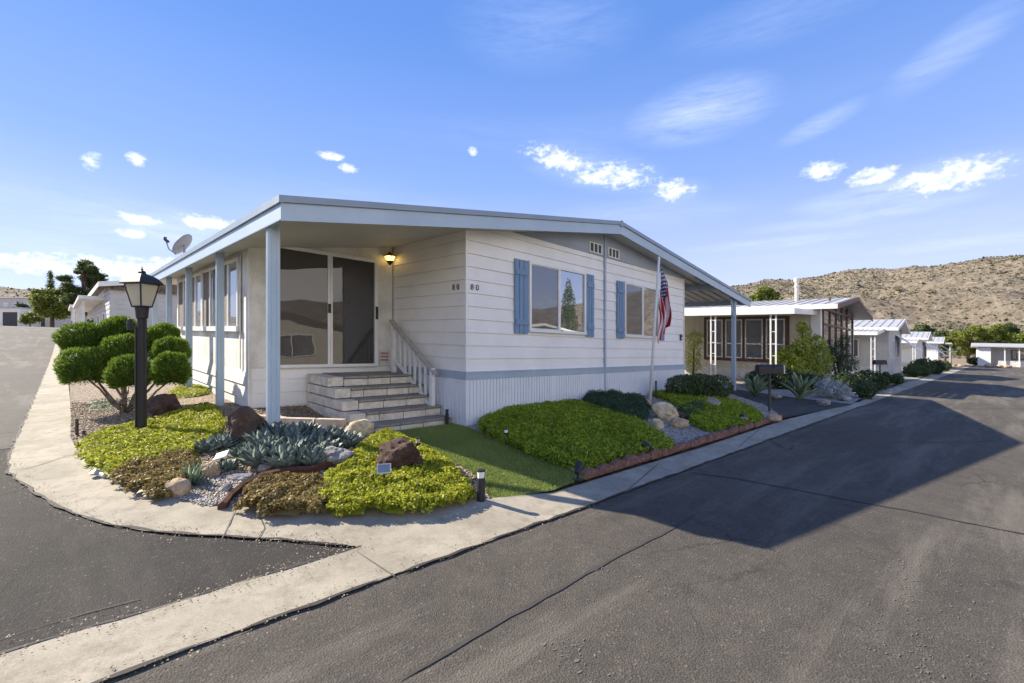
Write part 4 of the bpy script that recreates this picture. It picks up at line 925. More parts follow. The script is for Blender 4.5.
# low block border in front of the steps planter
pe = thing('block_border', 'low border of pinkish blocks between the porch post and the steps', 'edging', (2.2, 6.9, .18))
bp = [gu(232, 418, .22), gu(285, 424, .22), gu(345, 427, .2)]
bpx = [((u-v)/S2, (u+v)/S2) for u, v in bp]; q_ = densify(bpx, .40, 0, closed=False)
for a, b in zip(q_[:-1], q_[1:]):
    ua, va = UV(*a); ub, vb = UV(*b); d = Vector((ub-ua, vb-va)); L = d.length-.015; d.normalize(); q = Vector((-d.y, d.x)); m_ = MB(); z0, z1 = .13, .30
    if L < .1: continue
    vs = [(ua+d.x*x+q.x*s, va+d.y*x+q.y*s, z) for z in (z0, z1) for x, s in ((0, 0), (L, 0), (L, .10), (0, .10))]
    m_.add(vs, [(0,3,2,1),(4,5,6,7),(0,1,5,4),(1,2,6,5),(2,3,7,6),(3,0,4,7)]).build('block', M['pinkblock'], pe, bevel=.01)
# curved rusty edging
cp_ = [(222,503,.02),(230,494,.03),(243,485,.04),(262,479,.05),(285,476,.05),(312,475,.045),(330,470,.04),(352,461,.03)]
pts = [Vector((*gp(x, y, .10), 0)) for x, y, h in cp_]; m_ = MB(); vs = []; fs = []
fine = []
for i in range(len(pts)-1):
    for t_ in (0, .33, .66): fine.append((pts[i].lerp(pts[i+1], t_), cp_[i][2]*(1-t_)+cp_[i+1][2]*t_))
fine.append((pts[-1], .06)); org = Vector((fine[0][0].x, fine[0][0].y, .05-SLOPE*fine[0][0].x))
for i, (q, hh) in enumerate(fine):
    d = (fine[min(i+1, len(fine)-1)][0]-fine[max(i-1, 0)][0]).normalized(); nn = Vector((-d.y, d.x, 0)); g0 = float(lgh(np.array([q.x]), np.array([q.y]))[0])-SLOPE*q.x
    for s, z in ((-.035, -.04), (-.03, hh+.02), (.0, hh+.035), (.03, hh+.01), (.035, -.04)): vs.append((q.x+nn.x*s-org.x, q.y+nn.y*s-org.y, g0+z-org.z))
for i in range(len(fine)-1):
    for k in range(4): fs.append((5*i+k, 5*i+k+1, 5*i+k+6, 5*i+k+5))
fs += [(0, 1, 2, 3, 4), tuple(5*(len(fine)-1)+k for k in range(4, -1, -1))]
o = m_.add(vs, fs).build('curved_edging', M['rust'], None, local=True); o.location = org; tag(o, 'curved rusty brown edging strip in front of the big blue agaves', 'edging')
# ---- agaves
def rosette(n, L, wd, lo, hi, curve, spines=True, seed=1):
    rs = random.Random(seed); vs = []; fs = []; rn = []
    for i in range(n):
        t = i/(n-1); a = i*2.39996+rs.uniform(-.2, .2); e = R(lo+(hi-lo)*t+rs.uniform(-6, 6)); Ln = L*(1-.30*abs(t-.35))*rs.uniform(.85, 1.1); K = 7; o0 = len(vs)
        d = Vector((cos(a), sin(a), 0)); sd = Vector((-sin(a), cos(a), 0)); p = d*.02; ang = e-curve*.5; rr_ = rs.random()
        for k in range(K+1):
            s = k/K; w_ = wd*(.55+1.6*s-.3)*max(0, (1-s))**.55*1.15 if s > 0 else wd*.5
            w_ = wd*(.5+.9*sin(min(1, s*1.25)*pi*.5))*(1-s**3.2)*.5+.0008
            up = Vector((-sin(ang)*d.x, -sin(ang)*d.y, cos(ang)))
            vs += [p-sd*w_+up*w_*.55, p, p+sd*w_+up*w_*.55, p-up*.010*(1-s)-Vector((0, 0, 0))]
            p = p+(d*cos(ang)+Vector((0, 0, sin(ang))))*(Ln/K); ang += curve/K
        for k in range(K):
            b = o0+4*k
            for x, y in ((0, 1), (1, 2), (2, 3), (3, 0)): fs.append((b+x, b+y, b+4+y, b+4+x)); rn.append(rr_*.8+.2*(k/K))
    me = bpy.data.meshes.new('leaves'); me.from_pydata(vs, [], fs); a_ = me.attributes.new('rnd', 'FLOAT', 'FACE'); a_.data.foreach_set('value', rn)
    me.polygons.foreach_set('use_smooth', [True]*len(fs)); return me
ag = [rosette(74, .215, .066, 30, 88, .30, seed=s) for s in (1, 2, 3)]
for m_ in ag: m_.materials.append(M['agave'])
def agave(px, py, s, label, me, cat='agave', hf=lgh, mat=None, group=None, name='agave', dz=0):
    o = bpy.data.objects.new(name, me); col.objects.link(o); o.location = P3(px, py, hf)+Vector((0, .1*s, -.01+dz)); s *= (1.18 if name == 'agave' and s < 1.3 and hf is lgh else 1); o.scale = (s, s, s); o.rotation_euler = (random.uniform(-.12, .12), random.uniform(-.12, .12), random.uniform(0, 6))
    return tag(o, label, cat, group)
G1 = 'blue agaves clustered in front of the porch post'
for i, (x, y, s, lb) in enumerate([(257,470,1.12,'leftmost front rosette of the big blue agave clump'),(283,472,1.2,'middle front rosette of the big blue agave clump'),(308,468,1.0,'right front rosette of the big blue agave clump beside the flat grey rock'),
        (262,452,1.15,'left rear rosette of the big blue agave clump by the dark lava rock'),(287,450,1.25,'tallest rosette at the middle rear of the blue agave clump'),(312,452,1.05,'rear rosette of the blue agaves right of the porch post'),
        (330,446,.95,'blue agave right of the porch post behind the flat grey rock'),(346,450,.9,'rightmost blue agave beside the cream boulder'),(240,462,.8,'small blue agave at the left foot of the big clump'),(270,461,1.15,'blue agave between the left front and left rear rosettes of the big clump'),(296,460,1.15,'blue agave in the heart of the big clump, before the tallest one'),(320,460,.95,'blue agave touching the flat grey rock from behind'),(272,444,1.1,'rearmost left blue agave, just left of the porch post'),(300,443,1.05,'rearmost blue agave, just right of the porch post')]):
    agave(x, y, s, lb, ag[i % 3], group=G1)
G2 = 'smaller agaves left of the dark lava rock'
for i, (x, y, s, lb) in enumerate([(203,454,.75,'greyish agave behind the tilted solar light, left one'),(219,450,.8,'greyish agave at the left foot of the dark lava rock'),(222,474,.6,'small agave in the pale stones right of the tilted solar light'),(126,484,.4,'tiny grey agave among the brown sedum at the kerb'),(200,487,.35,'tiny grey agave in the gravel beside the tan stone')]):
    agave(x, y, s, lb, ag[(i+1) % 3], group=G2)
al = rosette(16, .34, .035, 55, 86, .25, seed=8); al.materials.append(M['aloe'])
agave(186, 488, .75, 'upright narrow leaved green aloe beside the tan kerb stone', al, 'aloe', name='aloe')
big = rosette(22, .95, .13, 22, 80, -.5, seed=11); big.materials.append(M['aloe'])
yard = .04
for x, y, s, lb in ((756, 396, .8, 'spiky green agave behind the black mailbox'), (801, 399, .95, 'spiky green agave right of the mailbox, beside the silver shrub')):
    agave(x, y, s, lb, big, hf=yard, group='spiky green agaves by the driveway', name='agave')
# ---- small lights
def solar(px, py, lean, label, h=.14):
    r = thing('solar_light', label, 'garden light', P3(px, py, lgh), 'tilted solar garden lights', xyz=True)
    MB().tube([(0, 0, -.02), (0, 0, h)], .012, 6).build('stake', M['black'], r, local=True)
    m_ = MB(); m_.box(-.062, .062, -.045, .045, 0, .016); o = m_.build('panel', M['offwhite'], r, local=True)
    m2 = MB(); m2.box(-.052, .052, -.036, .036, .0165, .019); s_ = m2.build('solar_cell', M['panel'], o, local=True)
    mt = Matrix.Translation((0, 0, h)) @ Matrix.Rotation(lean[2], 4, 'Z') @ Matrix.Rotation(lean[0], 4, 'X') @ Matrix.Rotation(lean[1], 4, 'Y')
    o.data.transform(mt); s_.data.transform(mt)
solar(222, 470, (.5, -.35, .2), 'tilted solar light between the dark lava rock and the pale stones')
solar(384, 490, (1.0, 0, .25), 'small solar light standing in yellow sedum under the red boulder', .19)
def bollard(px, py, h, label, hf, head='offwhite', r=.03):
    b = thing('path_light', label, 'path light', P3(px, py, hf), 'short path lights along the lawn', xyz=True)
    MB().lathe([(r, -.02), (r, h*.72), (r*.9, h*.73)], 12).build('stem', M['black'], b, local=True)
    MB().lathe([(r*.85, h*.73), (r*.85, h*.93)], 12).build('lens', M[head], b, local=True)
    MB().lathe([(r*1.02, h*.93), (r*1.02, h*.99), (r*.6, h)], 12).build('cap', M['black'], b, local=True)
bollard(481, 500, .27, 'black path light at the kerb end of the sedum mat', .06, 'white', .036)
bollard(418, 456, .22, 'path light with a cream lens between the red boulder and the lawn', .06, 'cream')
bollard(506, 443, .20, 'black path light at the lawn edge of the green bed', rbh, 'white')
bollard(447, 425, .26, 'dark path light in the corner between the steps and the skirt', .04, 'black')
def spot(px, py, label, hf, rot, dark=True):
    b = thing('spotlight', label, 'spotlight', P3(px, py, hf), 'small garden spotlights', xyz=True); c_ = Vector((cos(rot), sin(rot), .5)).normalized()
    MB().tube([(0, 0, -.02), (0, 0, .09)], .012, 6).tube([(-.05, 0, .0), (.05, 0, .0)], .02, 6).build('bracket', M['black'], b, local=True)
    MB().tube([Vector((0, 0, .11))-c_*.06, Vector((0, 0, .11))+c_*.02, Vector((0, 0, .11))+c_*.07], [.022, .04, .045], 10).build('lamp_head', M['black' if dark else 'white'], b, local=True)
spot(578, 480, 'black spotlight at the lawn corner of the green bed', rbh, 1.2)
spot(648, 455, 'black spotlight fallen beside the red edging below the green bed', rbh, 2.4)
spot(744, 423, 'black spotlight on the green mat left of the mailbox', rbh, 2.0)
r_ = thing('fallen_light', 'broken glass garden light lying at the left kerb edge', 'garden light', P3(96, 476, lgh), xyz=True)
MB().lathe([(.05, .02), (.055, .035), (.01, .06)], 12).build('lens', M['panel'], r_, local=True); MB().tube([(.03, 0, .02), (.12, -.04, .015)], .02, 8).build('stake', M['silver'] if False else M['offwhite'], r_, local=True)
# short stakes on the left edge of the bed
for i, (x, y, h, lb) in enumerate([(77,436,.22,'thin wooden stake at the left kerb beside the brown gravel'), (84,436,.07,'short dark stake just right of the thin wooden stake')]):
    c_ = P3(x, y, lgh); o = MB().box(-.012, .012, -.012, .012, -.03, h).build('stake', M['barkdark'], None, local=True); o.location = c_; tag(o, lb, 'stake')
o = MB().tube([(0, 0, -.05), (0, 0, .42)], .022, 8).build('vent_pipe', M['darkpanel'], None, local=True); o.location = P3(656, 398, rbh); tag(o, 'thin dark pipe standing by the skirt right of the flagpole', 'pipe')
# ---- lamp post
lp = thing('lamp_post', 'black square lantern on a fluted black post at the street corner', 'lamp post', P3(142, 434, lgh), xyz=True)
m_ = MB(); m_.lathe([(.07, -.03), (.07, .05), (.050, .06), (.050, 1.62), (.072, 1.64), (.085, 1.78), (.09, 1.80)], 20)
for k in range(10): a = k*pi/5; m_.tube([(.050*cos(a), .050*sin(a), .06), (.050*cos(a), .050*sin(a), 1.62)], .008, 5)
m_.build('pole', M['black'], lp, local=True)
m_ = MB(); m_.box(-.16, -.06, -.012, .012, 1.50, 1.53); m_.lathe([(.03, 1.47), (.035, 1.55), (.03, 1.62), (.008, 1.63)], 10, (-.14, 0)); m_.lathe([(.014, 0.0), (.014, 1.50)], 8, (-.07, 0)); m_.build('photocell', M['black'], lp, local=True)
zb, zt, rb, rt = 1.80, 2.12, .115, .20
sq = lambda r: [(r, 0), (0, r), (-r, 0), (0, -r)]
m_ = MB()
for k in range(4):
    a0 = Vector((*sq(rb)[k], zb)); a1 = Vector((*sq(rt)[k], zt)); b0 = Vector((*sq(rb)[(k+1) % 4], zb)); b1 = Vector((*sq(rt)[(k+1) % 4], zt))
    m_.tube([a0, a1], .011, 6); m_.tube([a0, b0], .012, 6); m_.tube([a1, b1], .012, 6)
cage = m_.build('cage', M['black'], lp, local=True)
fg, t, p, o_ = nmat('frosted_glass'); p.inputs['Base Color'].default_value = (.72, .70, .62, 1); p.inputs['Roughness'].default_value = .35; tr = t.nodes.new('ShaderNodeBsdfTranslucent'); tr.inputs[0].default_value = (.85, .82, .72, 1); ms = t.nodes.new('ShaderNodeMixShader'); ms.inputs[0].default_value = .6; t.links.new(p.outputs[0], ms.inputs[1]); t.links.new(tr.outputs[0], ms.inputs[2]); t.links.new(ms.outputs[0], o_.inputs[0])
for k in range(4):
    P_ = sq(rb*.97); Q_ = sq(rt*.97); m_ = MB(); a = Vector((*P_[k], zb)); b = Vector((*P_[(k+1) % 4], zb)); c_ = Vector((*Q_[(k+1) % 4], zt)); d_ = Vector((*Q_[k], zt)); nn = (b-a).cross(d_-a).normalized()*.004
    m_.add([a, b, c_, d_, a+nn, b+nn, c_+nn, d_+nn], [(0,3,2,1),(4,5,6,7),(0,1,5,4),(1,2,6,5),(2,3,7,6),(3,0,4,7)]).build('glass_panel', fg, cage, local=True)
MB().lathe([(.265, 2.115), (.262, 2.13), (.235, 2.16), (.19, 2.205), (.13, 2.24), (.07, 2.262), (.05, 2.27), (.05, 2.295), (.03, 2.31)], 4).build('roof', M['black'], lp, local=True, bevel=.006)
MB().lathe([(.012, 2.31), (.02, 2.325), (.008, 2.345), (.003, 2.375)], 8).build('finial', paint('brass', (.45, .32, .12), metal=.7, rough=.35), lp, local=True)
lp.scale = (.88, .88, .92); lp.rotation_euler = (0, 0, .6)
# ---- pompom juniper
jb = P3(126, 412, lgh); jt = thing('pompom_juniper', 'cloud-pruned juniper with green pompoms on bare twisting branches beside the lamp post', 'shrub', jb, xyz=True)
jl_ = [(86,339.5,25,14,.35),(120,332,18,13,.6),(86,368,25,17,-.1),(124,353,21,15,.2),(130,374,21,15,-.35),(171,352,18,12,.3),(171,371,18,15,-.25),(164,336,15,10,.7),(155,342,16,12,.5),(104,350,18,13,.55)]
tm = MB(); vs = []
for i, (x, y, rx, ry, dy) in enumerate(jl_):
    Y = jb.y+dy; X = (x-512)/450*Y; Z = CAMH+(341.5-y)/450*Y; rx_ = rx*Y/450*.85; ry_ = ry*Y/450*1.18; c_ = np.array([X, Y, Z])-np.array(jb)
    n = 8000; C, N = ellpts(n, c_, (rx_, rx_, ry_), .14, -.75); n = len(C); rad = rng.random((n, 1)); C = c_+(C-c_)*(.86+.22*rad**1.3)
    along = unit(N+np.array([0, 0, .55]))
    V = leafquads(C, np.cross(along, rng.normal(0, 1, (n, 3))), .05, .26, .3, along*2)
    bm = bmesh.new(); bmesh.ops.create_icosphere(bm, subdivisions=3, radius=1); bm.verts.ensure_lookup_table()
    ev = np.array([v.co[:] for v in bm.verts]); ev[:, 2] = np.maximum(ev[:, 2], -.72); ev = ev*np.array((rx_, rx_, ry_))*.84+c_; ef = np.array([[v.index for v in f.verts] for f in bm.faces]); bm.free()
    # clump lumps follow the same noise
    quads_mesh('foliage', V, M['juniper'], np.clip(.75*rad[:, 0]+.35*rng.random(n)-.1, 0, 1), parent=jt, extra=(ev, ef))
    base = Vector((random.uniform(-.06, .06), random.uniform(-.06, .06), 0)); e_ = Vector(c_)-Vector((0, 0, ry_*.5)); mid = base.lerp(e_, .5)+Vector((random.uniform(-.1, .1), random.uniform(-.1, .1), -.08))
    q1 = base.lerp(mid, .5)+Vector((random.uniform(-.05, .05), random.uniform(-.05, .05), .03))
    tm.tube([base, q1, mid, mid.lerp(e_, .5)+Vector((random.uniform(-.05, .05), 0, 0)), e_], [.028, .022, .018, .014, .010], 7)
tm.build('trunk', M['bark'], jt, local=True, smooth=True)
# ---- flagpole and flag
fb = P3(650.3, 398, rbh); fb = Vector((10*(650.3-512)/450, 10.0, CAMH+(341.5-396)/450*10)); ftop = Vector((10.0*(659-512)/450, 10.0, CAMH+(341.5-259)/450*10)); dv = ftop-fb
fp = thing('flagpole', 'slightly leaning white flagpole rising from the rocks before the windows', 'flagpole', fb, xyz=True)
MB().tube([-dv*.06, dv*.5, dv], [.035, .032, .026], 12).build('pole', M['white'], fp, local=True, smooth=True)
capo = MB().lathe([(.03, 0), (.04, .02), (.02, .05)], 10, (dv.x, dv.y)).build('cap', M['white'], fp, local=True)
capo.data.transform(Matrix.Translation((0, 0, dv.z)))
flw = [nmat(n) for n in ('flag_red', 'flag_white', 'flag_blue')]
for (m, t, p, o_), c in zip(flw, ((.48, .02, .035), (.80, .76, .74), (.035, .05, .18))):
    p.inputs['Base Color'].default_value = (*c, 1); p.inputs['Roughness'].default_value = .8
    tr = t.nodes.new('ShaderNodeBsdfTranslucent'); tr.inputs[0].default_value = (*c, 1); ms = t.nodes.new('ShaderNodeMixShader'); ms.inputs[0].default_value = .3
    t.links.new(p.outputs[0], ms.inputs[1]); t.links.new(tr.outputs[0], ms.inputs[2]); t.links.new(ms.outputs[0], o_.inputs[0])
NS, NT = 132, 78; HO, FL = .92, 1.35
vs = []; fs = []; mi = []; z0 = dv.z*.965; left_of = lambda z: dv*(z/dv.z)
for i in range(NS+1):
    s = i/NS
    for j in range(NT+1):
        t_ = j/NT; open_ = min(1, s*3.2)
        zz = z0-HO*t_*(1-.42*s)-FL*s*(.98-.05*t_); pole = left_of(z0-HO*t_)
        lat = .035+(1-t_)*(.09+.17*sstep(s*1.2))*open_+.03*t_; lat += .022*sin(t_*21+s*5)*open_+.015*sin(s*9+t_*4)
        lat = float(lat)
        dep = (.055*sin(t_*17+s*3.0)+.03*sin(t_*31+1+s*6))*open_ - .02*open_
        bx = pole.x*(1-min(1, s*.8))+left_of(max(zz, .3)).x*min(1, s*.8)
        vs.append((bx+lat, pole.y+dep-.03, zz))
starpos = [(r, c) for r in range(9) for c in range(11) if (r+c) % 2 == 0]
for i in range(NS):
    for j in range(NT):
        a = i*(NT+1)+j; fs.append((a, a+1, a+NT+2, a+NT+1)); s = (i+.5)/NS; t_ = (j+.5)/NT; stripe = int(t_*13)
        if s < .40 and t_ < 7/13:
            cs = s/.40*12-1; ct = t_/(7/13)*10-1; rr_, cc_ = round(ct), round(cs)
            k = 1 if (0 <= rr_ < 9 and 0 <= cc_ < 11 and (rr_+cc_) % 2 == 0 and abs(ct-rr_)+abs(cs-cc_) < .52) else 2
        else: k = 0 if stripe % 2 == 0 else 1
        mi.append(k)
m_ = MB(); m_.v = vs; m_.f = fs; m_.m = mi
fo = m_.build('flag', [x[0] for x in flw], None, local=True, smooth=True); fo.location = fb; tag(fo, 'limp American flag hanging in folds from the white flagpole', 'flag')
# ---- hedge and shrubs
def bush(name, label, cat, base, blobs, n, size, mat, asp=.5, trunkmat='barkdark', spread=.8, group=None, shell=.35, stems=True, lump=.3):
    """blobs: (dx,dy,z,rx,ry,rz) metres from the base"""
    r = thing(name, label, cat, base, group, xyz=True); Cs = []; Ns = []; tot_ = sum(b[3]*b[4] for b in blobs)
    for b in blobs:
        k = max(30, int(n*b[3]*b[4]/tot_)); C, N = ellpts(k, b[:3], b[3:6], lump, -1); c_ = np.array(b[:3])
        C = c_+(C-c_)*(1-shell*rng.random((k, 1))**1.5); Cs.append(C); Ns.append(N)
    C = np.concatenate(Cs); N = np.concatenate(Ns); quads_mesh('foliage', leafquads(C, N+np.array([0, 0, .4]), size, asp, spread), mat, None, parent=r)
    if stems:
        m_ = MB()
        for b in blobs: m_.tube([(0, 0, -.05), (b[0]*.5, b[1]*.5, b[2]*.55), (b[0]*.9, b[1]*.9, b[2])], [max(.012, .03*b[2]), max(.01, .022*b[2]), .008], 6)
        m_.build('trunk' if name.endswith('tree') or name in ('pine', 'cypress') else 'stem', M[trunkmat], r, local=True)
    return r
hb = P3(702, 399, .2)
bush('hedge', 'low clipped grey green hedge at the right end of the home', 'hedge', hb, [(-.45,.15,.27,.38,.32,.30),(.0,.1,.29,.42,.35,.32),(.42,.1,.28,.36,.32,.30),(.2,.35,.27,.4,.35,.3),(-.2,.4,.27,.4,.3,.3)], 16000, .045, M['hedge'], lump=.12, shell=.2)
def gnd(px, py, h=.04): return P3(px, py, h)
bush('yellow_shrub', 'tall yellow green shrub with tufted branch tips beside the neighbouring home', 'shrub', gnd(808, 386), [(-.7,0,.7,.55,.5,.5),(0,.2,.9,.6,.5,.6),(.55,.2,1.0,.5,.5,.6),(-.2,.1,1.55,.32,.3,.4),(.1,.3,2.05,.24,.22,.4),(-.55,.3,1.3,.35,.3,.35),(.6,.4,1.7,.3,.3,.35),(-1.0,.3,1.1,.3,.3,.3),(-.15,.2,2.35,.18,.18,.25)], 15000, .085, M['yellowbush'], .35, lump=.4)
bush('feathery_shrub', 'dark feathery shrub rising before the glazed gable', 'shrub', gnd(838, 385), [(0,0,.7,.5,.5,.6),(.25,.3,1.4,.35,.35,.45),(-.2,.2,1.6,.25,.25,.35),(.4,.2,1.8,.24,.25,.3),(.6,.3,.9,.4,.4,.4)], 5500, .09, M['darkbush'], .25, lump=.5)
bush('silver_shrub', 'rounded silver grey shrub beside the driveway kerb', 'shrub', gnd(833, 398), [(-.2,0,.22,.3,.28,.22),(.2,.05,.24,.32,.28,.25),(0,.2,.28,.35,.3,.26)], 5000, .07, M['silver'], .35, lump=.5, shell=.6)
bush('low_shrub', 'dark low shrub under the spiky agaves', 'shrub', gnd(780, 389), [(-.6,.2,.3,.5,.4,.35),(.3,.2,.35,.6,.4,.4),(1.2,.2,.3,.5,.4,.35)], 8000, .07, M['darkbush'])
bush('low_shrub', 'dark green shrub right of the silver shrub', 'shrub', gnd(862, 392), [(-.4,.2,.3,.5,.4,.35),(.4,.2,.35,.6,.4,.4)], 7000, .07, M['darkbush'])
bush('low_shrub', 'green shrub behind the carport post under the neighbouring awning', 'shrub', gnd(724, 377), [(0,0,.6,.35,.3,.6),(.1,.1,1.2,.3,.3,.4),(0,0,1.6,.2,.2,.3)], 4500, .08, M['yellowbush'], .3)
bush('young_tree', 'thin yellow green shrub in the gap behind the home corner', 'tree', gnd(693, 376), [(0,0,1.0,.4,.4,.5),(.1,.1,1.8,.4,.4,.4),(0,0,.5,.4,.3,.4)], 4500, .08, M['yellowbush'], .2, lump=.6)
rock('pale rock under the silver shrub at the driveway corner', 826, 405, (.2, .14, .1), M['greyrock'], .04, seed=71)
rock('grey rock at the right foot of the silver shrub', 846, 401, (.2, .14, .1), M['greyrock'], .04, seed=72)
rock('grey stone between the two spiky agaves', 778, 398, (.18, .12, .09), M['greyrock'], .04, seed=73)
for i, (x, y, s, lb) in enumerate([(866,398,.8,'sprawling dark plant beside the second mailbox left side'),(885,385,.8,'dark shrub behind the second mailbox'),(897,384,.7,'dark plant at the corner of the lap-sided neighbour'),(912,377,1.2,'dark rounded bush before the distant white canopy'),(921,376,1.7,'taller dark bush next to the third mailbox'),(935,374,1.5,'round dark bush before the farthest canopy'),(944,371,1.3,'small dark bush at the end of the row of homes')]):
    bush('street_bush', lb, 'bush', gnd(x, y), [(0,0,.3*s,.35*s,.35*s,.3*s),(.25*s,.2,.35*s,.3*s,.3*s,.32*s)], 2200, .05*s+.04, M['darkbush' if i % 2 else 'hedge'], group='bushes along the right side of the street', stems=False)
# ---- mailboxes
def mailbox(px, py, label, sc=1.0, hf=.06):
    b = thing('mailbox', label, 'mailbox', P3(px, py, hf), 'black mailboxes along the street', xyz=True); b.rotation_euler = (0, 0, R(2))
    MB().tube([(0, 0, -.1), (0, 0, .85)], .028, 10).build('post', M['darkpanel'], b, local=True)
    prof = [(-.09, .84), (-.09, .96)]+[(-.09*cos(pi*k/10), .96+.09*sin(pi*k/10)) for k in range(1, 10)]+[(.09, .96), (.09, .84)]; vs = [(x, y, z) for x in (-.29, .27) for y, z in prof]; n = len(prof)
    MB().add(vs, [tuple(range(n)), tuple(range(2*n-1, n-1, -1))]+[(i, (i+1) % n, (i+1) % n+n, i+n) for i in range(n)]).build('box', M['black'], b, local=True, bevel=.006)
    MB().box(.272, .30, -.088, .088, .845, 1.03).build('door', M['offwhite'], b, local=True)
    MB().box(.05, .07, -.105, -.092, .95, 1.06).build('flag', M['darkpanel'], b, local=True)
    return b
mailbox(769.6, 411, 'black rounded mailbox on a post at the driveway edge')
mailbox(880, 383, 'second mailbox, before the lap-sided neighbour with the ribbed awning')
mailbox(922, 374.5, 'farthest mailbox among the dark bushes')
# ================================================================== NEIGHBOURING HOMES
def side_home(label, u0, u1, v0, L, eave, ridge, wall, trim, d=1, front=(), side=(), awn=None, aposts=(), ov=.4, roofm='roofmetal', band=None, base=0, canopy=None, skirt=None, group=None, glazed=False, endw=None, lap=False):
    r = thing('neighbour_home', label, 'house', (u0, v0, base), group); um = (u0+u1)/2; V = lambda x: v0+d*x
    def bx(m_, a, b, x0, x1, h0, h1): v_ = sorted((V(x0), V(x1))); return m_.box(a, b, v_[0], v_[1], h0+base, h1+base)
    def hr_(u): return eave+(ridge-eave)*(1-abs(u-um)/((u1-u0)/2+ov))
    x_0 = .0
    m_ = MB(); m_.prism([(u0, base-.3), (u1, base-.3), (u1, base+hr_(u1)-.1), (um, base+ridge-.1), (u0, base+hr_(u0)-.1)], 'v', V(0), V(L)); m_.build('wall', M[wall], r)
    if lap:
        m_ = MB(); laps(m_, 'u', u0, u1, V(0), -d, base+.5, base+eave-.1, .2, .02); m_.build('siding', M[wall], r)
        m_ = MB(); laps(m_, 'v', V(0), V(L), u0, -1, base+.5, base+eave-.15, .2, .02); m_.build('siding', M[wall], r)
    else:
        m_ = MB(); x = .15
        while x < L: bx(m_, u0-.012, u0+.01, x, x+.03, .6, eave-.12); x += .3
        m_.build('batten', M[wall], r)
    m_ = MB()
    for s in (0, 1):
        a, b = ((u0-ov, um) if s == 0 else (um, u1+ov)); ha, hb_ = hr_(a), hr_(b)
        m_.prism([(a, base+ha), (b, base+hb_), (b, base+hb_-.09), (a, base+ha-.09)], 'v', V(-ov), V(L+.2))
    if v0 < 60 and d > 0 and roofm == 'roofmetal':
        x = -ov+.1
        while x < L:
            va, vb = sorted((V(x), V(x+.035)))
            for a, b in ((u0-ov, um-.02), (um+.02, u1+ov)): m_.prism([(a, base+hr_(a)+.002), (b, base+hr_(b)+.002), (b, base+hr_(b)+.032), (a, base+hr_(a)+.032)], 'v', va, vb)
            x += .42
    m_.build('roof', M[roofm], r)
    m_ = MB(); bx(m_, u0-.035, u1+.035, -.035, L, -.1, .5); m_.build('skirt', M[skirt or 'offwhite'], r)
    for s in (0, 1):
        a, b = ((u0-ov-.02, um) if s == 0 else (um+.001, u1+ov+.02)); ha, hb_ = hr_(a), hr_(b)
        MB().prism([(a, base+ha+.02), (b, base+hb_+.02), (b, base+hb_-.17), (a, base+ha-.17)], 'v', V(-ov-.03), V(-ov-.002)).build('fascia', M[trim], r)
    m_ = MB(); bx(m_, u0-ov-.025, u0-ov-.003, -ov, L+.2, eave-.17, eave+.02); m_.build('fascia', M['white'], r)
    for i, (a, b, h0, h1, fm, nm) in enumerate(front):
        m_ = MB(); f = .06; bx(m_, a, b, -.06, .0, h1-f, h1); bx(m_, a, b, -.06, .0, h0, h0+f); bx(m_, a, a+f, -.06, .0, h0+f, h1-f); bx(m_, b-f, b, -.06, .0, h0+f, h1-f)
        for k in range(1, nm): c = a+(b-a)*k/nm; bx(m_, c-.03, c+.03, -.055, .0, h0+f, h1-f)
        wi = m_.build('window', M[fm], r); m_ = MB(); bx(m_, a+f, b-f, -.028, -.024, h0+f, h1-f); m_.build('pane', M['glass'], wi)
    for i, (a, b, h0, h1, fm, cross) in enumerate(side):
        m_ = MB(); f = .055; bx(m_, u0-.07, u0, a, b, h1-f, h1); bx(m_, u0-.07, u0, a, b, h0, h0+f); bx(m_, u0-.07, u0, a, a+f, h0+f, h1-f); bx(m_, u0-.07, u0, b-f, b, h0+f, h1-f)
        if cross: hc = h0+(h1-h0)*.36; bx(m_, u0-.065, u0, a+f, b-f, hc, hc+.05)
        wi = m_.build('window', M[fm], r); m_ = MB(); bx(m_, u0-.035, u0-.031, a+f, b-f, h0+f, h1-f); m_.build('pane', M['screen'], wi)
    if band: m_ = MB(); bx(m_, u0-.030, u0-.001, *band); m_.build('window_band', M[trim], r)
    if awn:
        ua, xa, xb, h0, h1 = awn; m_ = MB(); v = xa; sl = .06
        while v < xb:
            for (p0, p1, dz) in ((0, .2, 0), (.2, .26, .035)):
                va, vb = sorted((V(v+p0), V(min(v+p1, xb)))); m_.prism([(ua, base+h0+dz-.02+.0), (u0-.01, base+h1+dz-.02), (u0-.01, base+h1+dz), (ua, base+h0+dz)], 'v', va, vb)
            v += .26
        m_.build('awning', M['roofmetal'], r)
        m_ = MB(); bx(m_, ua-.03, ua-.003, xa-.03, xb, h0-.16, h0+.05); va, vb = sorted((V(xa-.03), V(xa-.004))); m_.prism([(ua-.03, base+h0-.16), (u0-.01, base+h1-.16), (u0-.01, base+h1+.05), (ua-.03, base+h0+.05)], 'v', va, vb); m_.build('fascia', M['white'], r)
        for x in aposts:
            m_ = MB()
            for k in (-.09, .09): bx(m_, ua+.07, ua+.12, x+k-.025, x+k+.025, -.1, h0-.1)
            for z in np.arange(.3, h0-.3, .45): bx(m_, ua+.085, ua+.105, x-.064, x+.064, z, z+.025)
            m_.build('post', M['white'], r)
